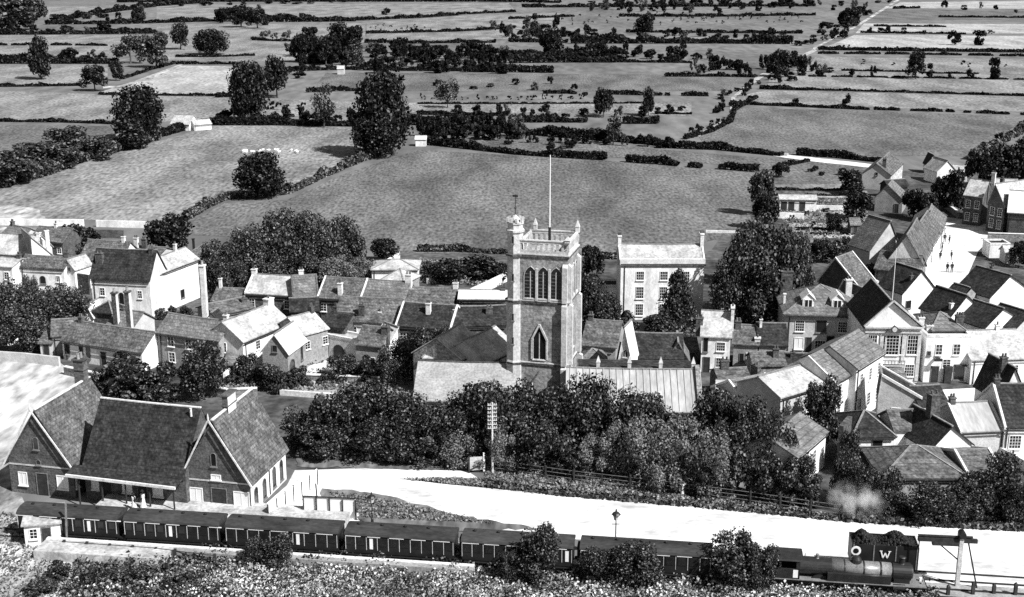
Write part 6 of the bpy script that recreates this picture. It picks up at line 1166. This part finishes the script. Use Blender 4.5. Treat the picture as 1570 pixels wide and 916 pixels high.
belt([(565, 44), (630, 46), (660, 48)], 22, 3.6, 4, 'dot', 'tiny dark dot of a bush in the far ploughed field', 'dots in the far ploughed field', 3, 6, cat='bush', name='far_bush')
belt([(850, 36), (960, 30), (1100, 26)], 26, 4, 4.5, 'dot', 'tiny orchard tree in the far orchard', 'far orchard', 5, 8)
belt([(1010, 32), (1240, 30)], 46, 3.6, 4, 'dot', 'tiny orchard tree in the rows right of the tall orchard tree', 'orchard rows at the right', 4, 7)
belt([(1275, 50), (1340, 50), (1395, 52), (1570, 52)], 9, 9, 10, 'far', 'round moor tree in the line under the bright strip', 'moor trees under the bright strip', 6, 1)
belt([(1440, 14), (1500, 14), (1560, 24)], 5, 8, 9, 'far', 'round moor tree on the farthest bright field', 'farthest moor trees', 8, 3)
belt([(1455, 72), (1530, 70)], 2, 15, 16, 'far', 'large round tree on the moor above the long dark hedges', 'large moor trees')
belt([(1265, 116), (1300, 118), (1390, 118), (1440, 119), (1490, 120), (1545, 121)], 8, 16, 12, 'far', 'dark upright tree in the moor line below the long hedges', 'upright moor trees', 6, 2)
belt([(1300, 98), (1370, 98), (1480, 100), (1560, 104)], 9, 5, 6, 'dot', 'tiny bush in the moor field below the long hedges', 'tiny moor bushes', 6, 3, cat='bush', name='far_bush')
belt([(1270, 76), (1400, 78)], 12, 5, 6, 'dot', 'tiny bush riding on the upper long hedge', 'tiny hedge bushes', 4, 1, cat='bush', name='far_bush')
belt([(80, 30), (210, 30)], 8, 10, 16, 'far', 'bush below the diagonal far hedge', 'bushes below the diagonal hedge', cat='bush', name='far_bush')
belt([(90, 92), (160, 92)], 5, 14, 20, 'far', 'bush on the broad dark hedge', 'bushes on the broad hedge', cat='bush', name='far_bush')
belt([(155, 48), (170, 46)], 2, 14, 22, 'far', 'bushy tree in the second upper hedge', 'trees in the second upper hedge'); belt([(212, 34), (220, 32)], 2, 16, 18, 'far', 'round tree under the diagonal hedge', 'round trees under the diagonal hedge')
belt([(590, 24), (594, 24)], 1, 11, 18, 'far', 'small lone bush in the far pale field', 'lone far bush', 1, 1)
belt([(660, 418), (770, 416)], 12, 11, 18, 'bush', 'low garden bush in the plots between terrace and hedge', 'plot bushes behind the terrace', 6, 8, cat='bush', name='garden_bush')
belt([(1185, 378), (1330, 392)], 16, 10, 16, 'bush', 'low bush in the gardens north of the manor', 'garden bushes north of the manor', 8, 12, cat='bush', name='garden_bush')
belt([(1180, 320), (1330, 350)], 16, 6, 9, 'dot', 'tiny plant clump in the garden strips', 'plant clumps in the garden strips', 8, 16, cat='bush', name='garden_bush')
belt([(350, 585), (440, 592), (590, 582)], 14, 14, 22, 'bush', 'small shrub in the cottage gardens', 'shrubs in the cottage gardens', 8, 7, cat='bush', name='garden_bush')
belt([(1340, 400), (1400, 432), (1340, 450)], 7, 9, 16, 'bush', 'bush between the yards by the flagpole', 'yard bushes', 8, 5, cat='bush', name='garden_bush')
belt([(1290, 780), (1400, 795), (1560, 800)], 12, 22, 34, 'bush', 'rough shrub on the bank at the lower right', 'shrubs on the lower right bank', 10, 4, cat='bush', name='bank_shrub')
belt([(230, 420), (300, 440), (330, 470)], 6, 16, 22, 'bush', 'bush at the foot of the white wing', 'bushes by the white wing', 6, 5, cat='bush', name='garden_bush')
belt([(245, 490), (300, 486)], 4, 16, 24, 'bush', 'dark bush between the townhouse and the grey stone house', 'bushes below the townhouse', 6, 5, cat='bush', name='garden_bush')
belt([(60, 905), (120, 880), (190, 890), (260, 905), (330, 915)], 7, 20, 44, 'bush', 'dark bramble clump in the lower left corner', 'brambles in the lower left corner', 12, 8, cat='bush', name='bramble_bush')
for lab, x, y0, y1, w in [('dark bush hiding the middle of the train', 822, 808, 892, 80), ('leafy bush before the coach nearest the engine', 975, 836, 900, 84), ('dark bush where the train meets the engine', 1120, 822, 900, 95), ('low dark bush at the rear of the engine', 1165, 836, 905, 60), ('small bush under the first coach', 915, 846, 896, 60), ('dark shrub before the right station gable', 425, 822, 872, 60), ('low shrub in front of the fourth coach', 392, 828, 870, 40), ('dark shrub left of the middle bush', 780, 846, 894, 40)]:
    tree('near', x, y0, y1, w, 'trackside_bush', lab, 'bush')

# ============================================================ foreground scrub: uncountable growth
def scrub(name, poly, n, size, m, hmax, seed, label):
    r = np.random.RandomState(seed); w = np.array([P(*p) for p in poly]); x0, y0 = w.min(0); x1, y1 = w.max(0)
    pts = r.uniform((x0, y0), (x1, y1), (n * 3, 2)); ins = np.zeros(len(pts), bool); j = len(w) - 1
    for i in range(len(w)):
        c = ((w[i, 1] > pts[:, 1]) != (w[j, 1] > pts[:, 1])) & (pts[:, 0] < (w[j, 0] - w[i, 0]) * (pts[:, 1] - w[i, 1]) / (w[j, 1] - w[i, 1] + 1e-12) + w[i, 0]); ins ^= c; j = i
    pts = pts[ins][:n]; k = len(pts); f = np.sin(pts[:, 0] * 1.1 + seed) * np.sin(pts[:, 1] * 1.7 + 2) + .6 * np.sin(pts[:, 0] * 2.9) * np.sin(pts[:, 1] * 3.7)
    h = hmax * (.45 + .3 * f + r.uniform(-.1, .35, k)); h = np.maximum(h, .1); z = h * r.uniform(.1, 1, k)
    c = np.stack([pts[:, 0] - x0, pts[:, 1] - y0, z], 1); nn = np.tile([0, -.4, .8], (k, 1))
    o = bpy.data.objects.new(name, leaf_mesh(name, c, nn, np.full(k, size), m, seed, .8)); COL.objects.link(o); o.location = (x0, y0, .05)
    return tag(o, label, None, None, 'stuff')
scrub('undergrowth', [(230, 868), (700, 880), (1440, 912), (1440, 990), (-40, 990), (60, 940)], 62000, .13, 'scrub', 1.3, 1, 'rough pale flowering scrub across the foreground')
scrub('undergrowth', [(330, 842), (760, 866), (1240, 900), (1240, 908), (700, 884), (330, 862)], 9000, .11, 'scrub', .7, 2, 'low pale scrub strip beside the near platform')
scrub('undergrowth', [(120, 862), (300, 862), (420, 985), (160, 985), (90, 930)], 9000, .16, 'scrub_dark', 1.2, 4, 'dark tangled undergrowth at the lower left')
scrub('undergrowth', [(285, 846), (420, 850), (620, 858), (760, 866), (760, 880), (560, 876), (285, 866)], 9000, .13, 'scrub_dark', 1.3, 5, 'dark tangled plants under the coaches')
scrub('rough_grass', [(745, 708), (1000, 742), (1290, 792), (1290, 797), (1000, 770), (745, 744)], 9000, .14, 'tuft', .5, 6, 'rough grass on the bank below the churchyard')
scrub('rough_grass', [(620, 736), (740, 736), (745, 748), (690, 744)], 800, .13, 'tuft', .4, 7, 'rough grass on the verge at the road bend')
scrub('rough_grass', [(500, 755), (600, 770), (760, 804), (560, 796)], 2500, .13, 'tuft', .4, 8, 'rough grass on the triangle by the hoarding')
scrub('rough_grass', [(-40, 780), (20, 790), (90, 860), (130, 960), (-80, 960)], 4000, .14, 'tuft', .35, 9, 'rough grass on the lower left slope')
scrub('garden_plants', [(640, 400), (770, 405), (770, 440), (640, 435)], 2500, .22, 'tuft', .8, 10, 'mixed garden plants behind the terrace')
scrub('garden_plants', [(340, 560), (600, 560), (600, 600), (340, 600)], 5000, .18, 'tuft', .7, 11, 'mixed plants filling the cottage gardens')
scrub('garden_plants', [(1180, 305), (1330, 305), (1330, 400), (1240, 400)], 4000, .22, 'tuft', .6, 12, 'mixed plants in the garden strips')

# drifting steam over the road hedge
sx, sy = P(1312, 790); stb = MB(); stb.lathe([(.1, -2.0), (1.6, -1.7), (2.9, -.8), (3.2, 0), (2.9, .8), (1.6, 1.7), (.1, 2.0)], n=20)
sm_, snt, sbs = nodes_of('steam'); snt.nodes.remove(sbs); pv = snt.nodes.new('ShaderNodeVolumePrincipled'); out_ = [n for n in snt.nodes if n.type == 'OUTPUT_MATERIAL'][0]
pv.inputs['Color'].default_value = (1, 1, 1, 1); snt.links.new(pv.outputs[0], out_.inputs['Volume'])
stc = snt.nodes.new('ShaderNodeTexCoord'); snz = snt.nodes.new('ShaderNodeTexNoise'); snz.inputs['Scale'].default_value = .9; snz.inputs['Detail'].default_value = 4
smr = snt.nodes.new('ShaderNodeMapRange'); smr.inputs[1].default_value = .42; smr.inputs[2].default_value = .7; smr.inputs[3].default_value = 0; smr.inputs[4].default_value = 1.5
snt.links.new(stc.outputs['Object'], snz.inputs['Vector']); snt.links.new(snz.outputs['Fac'], smr.inputs[0])
smp = snt.nodes.new('ShaderNodeMapping'); smp.inputs['Scale'].default_value = (.33, .33, .52); sgr = snt.nodes.new('ShaderNodeTexGradient'); sgr.gradient_type = 'SPHERICAL'
smu = snt.nodes.new('ShaderNodeMath'); smu.operation = 'MULTIPLY'; snt.links.new(stc.outputs['Object'], smp.inputs[0]); snt.links.new(smp.outputs[0], sgr.inputs[0]); snt.links.new(sgr.outputs['Fac'], smu.inputs[0]); snt.links.new(smr.outputs[0], smu.inputs[1]); snt.links.new(smu.outputs[0], pv.inputs['Density'])
MATS['steam'] = sm_; o = stb.build('steam', 'steam'); o.location = (sx, sy, 1.7); tag(o, 'thin patch of pale steam drifting over the road hedge', None, None, 'stuff')

# ============================================================ people and sheep
def person(px, py, hh, label, z=0.0, dress=False, group=None):
    p_ = P(px, py, z); s = hh / 1.75; me = bpy.data.meshes.new('person')
    v = [(0, 0, .95), (0, 0, 1.2), (0, 0, 1.42), (0, 0, 1.52), (0, -.01, 1.66), (.1, 0, .9), (.12, .05, .5), (.13, .08, .08), (.14, -.06, .03), (-.1, 0, .9), (-.12, -.08, .5), (-.13, -.12, .08), (-.14, -.25, .03),
         (.2, 0, 1.4), (.27, .03, 1.12), (.27, -.06, .88), (-.2, 0, 1.4), (-.27, -.02, 1.12), (-.26, -.12, .88)]
    e = [(0, 1), (1, 2), (2, 3), (3, 4), (0, 5), (5, 6), (6, 7), (7, 8), (0, 9), (9, 10), (10, 11), (11, 12), (2, 13), (13, 14), (14, 15), (2, 16), (16, 17), (17, 18)]
    rr = [.16, .15, .16, .06, .11, .11, .08, .055, .05, .11, .08, .055, .05, .08, .055, .045, .08, .055, .045]
    me.from_pydata([(a * s, b_ * s, c * s) for a, b_, c in v], e, []); me.update(); me.materials.append(MATS['suit'])
    o = bpy.data.objects.new('person', me); COL.objects.link(o); o.location = (*p_, z); o.rotation_euler = (0, 0, rng.uniform(0, 6.28))
    md = o.modifiers.new('skin', 'SKIN'); md.use_smooth_shade = True
    sv = me.skin_vertices[0].data if me.skin_vertices else None
    if sv is None:
        me.attributes.new; 
    for i, q in enumerate(me.skin_vertices[0].data if me.skin_vertices else []): q.radius = (rr[i] * s, rr[i] * s); q.use_root = (i == 0)
    o.modifiers.new('sub', 'SUBSURF').levels = 1
    tag(o, label, 'person', group)
    hat = MB(); hat.lathe([(.17 * s, 1.72 * s), (.17 * s, 1.735 * s), (.11 * s, 1.74 * s), (.1 * s, 1.85 * s)], n=10); hat.build('hat', 'suit', o)
    if dress: sk = MB(); sk.lathe([(.3 * s, .12 * s), (.2 * s, .7 * s), (.17 * s, 1.0 * s), (.2 * s, 1.3 * s), (.19 * s, 1.42 * s)], n=10); sk.build('dress', 'dress', o)
    return o
def person_mesh_fix(): pass
for i, (x, y, lab, dr) in enumerate([(1448, 372, 'person in dark clothes walking at the top of the street', 0), (1455, 375, 'person standing right of the walker at the top of the street', 0), (1444, 387, 'person in dark clothes on the left pavement near the terrace doors', 0), (1441, 400, 'person at the kerb beside the nearest terrace house', 0), (1458, 399, 'person alone in the middle of the street', 0), (1452, 418, 'left one of two people walking side by side down the street', 0), (1459, 418, 'right one of two people walking side by side down the street', 0)]):
    person(x, y, 1.7, lab, .06, bool(dr))
person(206, 781, 1.6, 'person in a pale dress waiting on the station platform', .85, True); person(220, 779, 1.75, 'taller person in pale clothes on the platform between the white windows', .85, True)
person(1046, 762, 1.7, 'person in white clothes standing at the roadside fence', 0, True)
sb = MB(); sb.tube([(-.5, 0, .62), (-.42, 0, .64), (-.1, 0, .66), (.3, 0, .66), (.5, 0, .66)], [.1, .26, .32, .3, .12], 10)
sb.tube([(.45, 0, .72), (.62, 0, .88), (.8, 0, .82)], [.13, .12, .06], 8)
for x in (-.34, .34):
    for y in (-.14, .14): sb.tube([(x, y, .45), (x, y, 0)], [.06, .04], 6)
sheep0 = None
r_ = random.Random(5)
for i in range(20):
    x = r_.uniform(372, 458); y = 235 + r_.uniform(-2.5, 1.5); p_ = P(x, y)
    if sheep0 is None: o = sheep0 = sb.build('sheep', 'sheep_wool')
    else: o = sheep0.copy(); COL.objects.link(o)
    o.location = (*p_, .05); o.rotation_euler = (0, 0, r_.uniform(0, 6.28)); o.scale = (.85,) * 3
    tag(o, 'white sheep in the flock strung across the pasture', 'sheep', 'flock of sheep in the pasture')
# lone farm roof, white hut and small things in the fields
house('white farm roof beside the big round tree', (262, 190), (290, 191), 2.0, d=6, ridge=(275, 177), wall='white_wall', roof='light_roof', name='farm_building', cat='barn')
house('low white farm wall building right of the white farm roof', (298, 192), (324, 190), 1.8, d=4, ridge=(308, 184), wall='white_wall', roof='light_roof', name='farm_building', cat='barn')
house('small white field hut at the end of the dark clipped hedge', (637, 214), (653, 214), 2.0, d=3, ridge=(645, 209), wall='white_wall', roof='coping', name='field_hut', cat='hut')
for lab, x, y, w in [('narrow white shed far off beside the copse', 522, 112, 10)]:
    house(lab, (x - w / 2, y - 6), (x + w / 2, y - 6), 2.5, d=4, rise=1.2, wall='cream_wall', roof='light_roof', name='far_barn', cat='barn')
q = MB()
for k in range(6):
    q.add([(-1.8 + .0 * k, 0, 0)], [])
for o in list(bpy.data.objects):
    if '_dims' in o.keys(): del o['_dims']
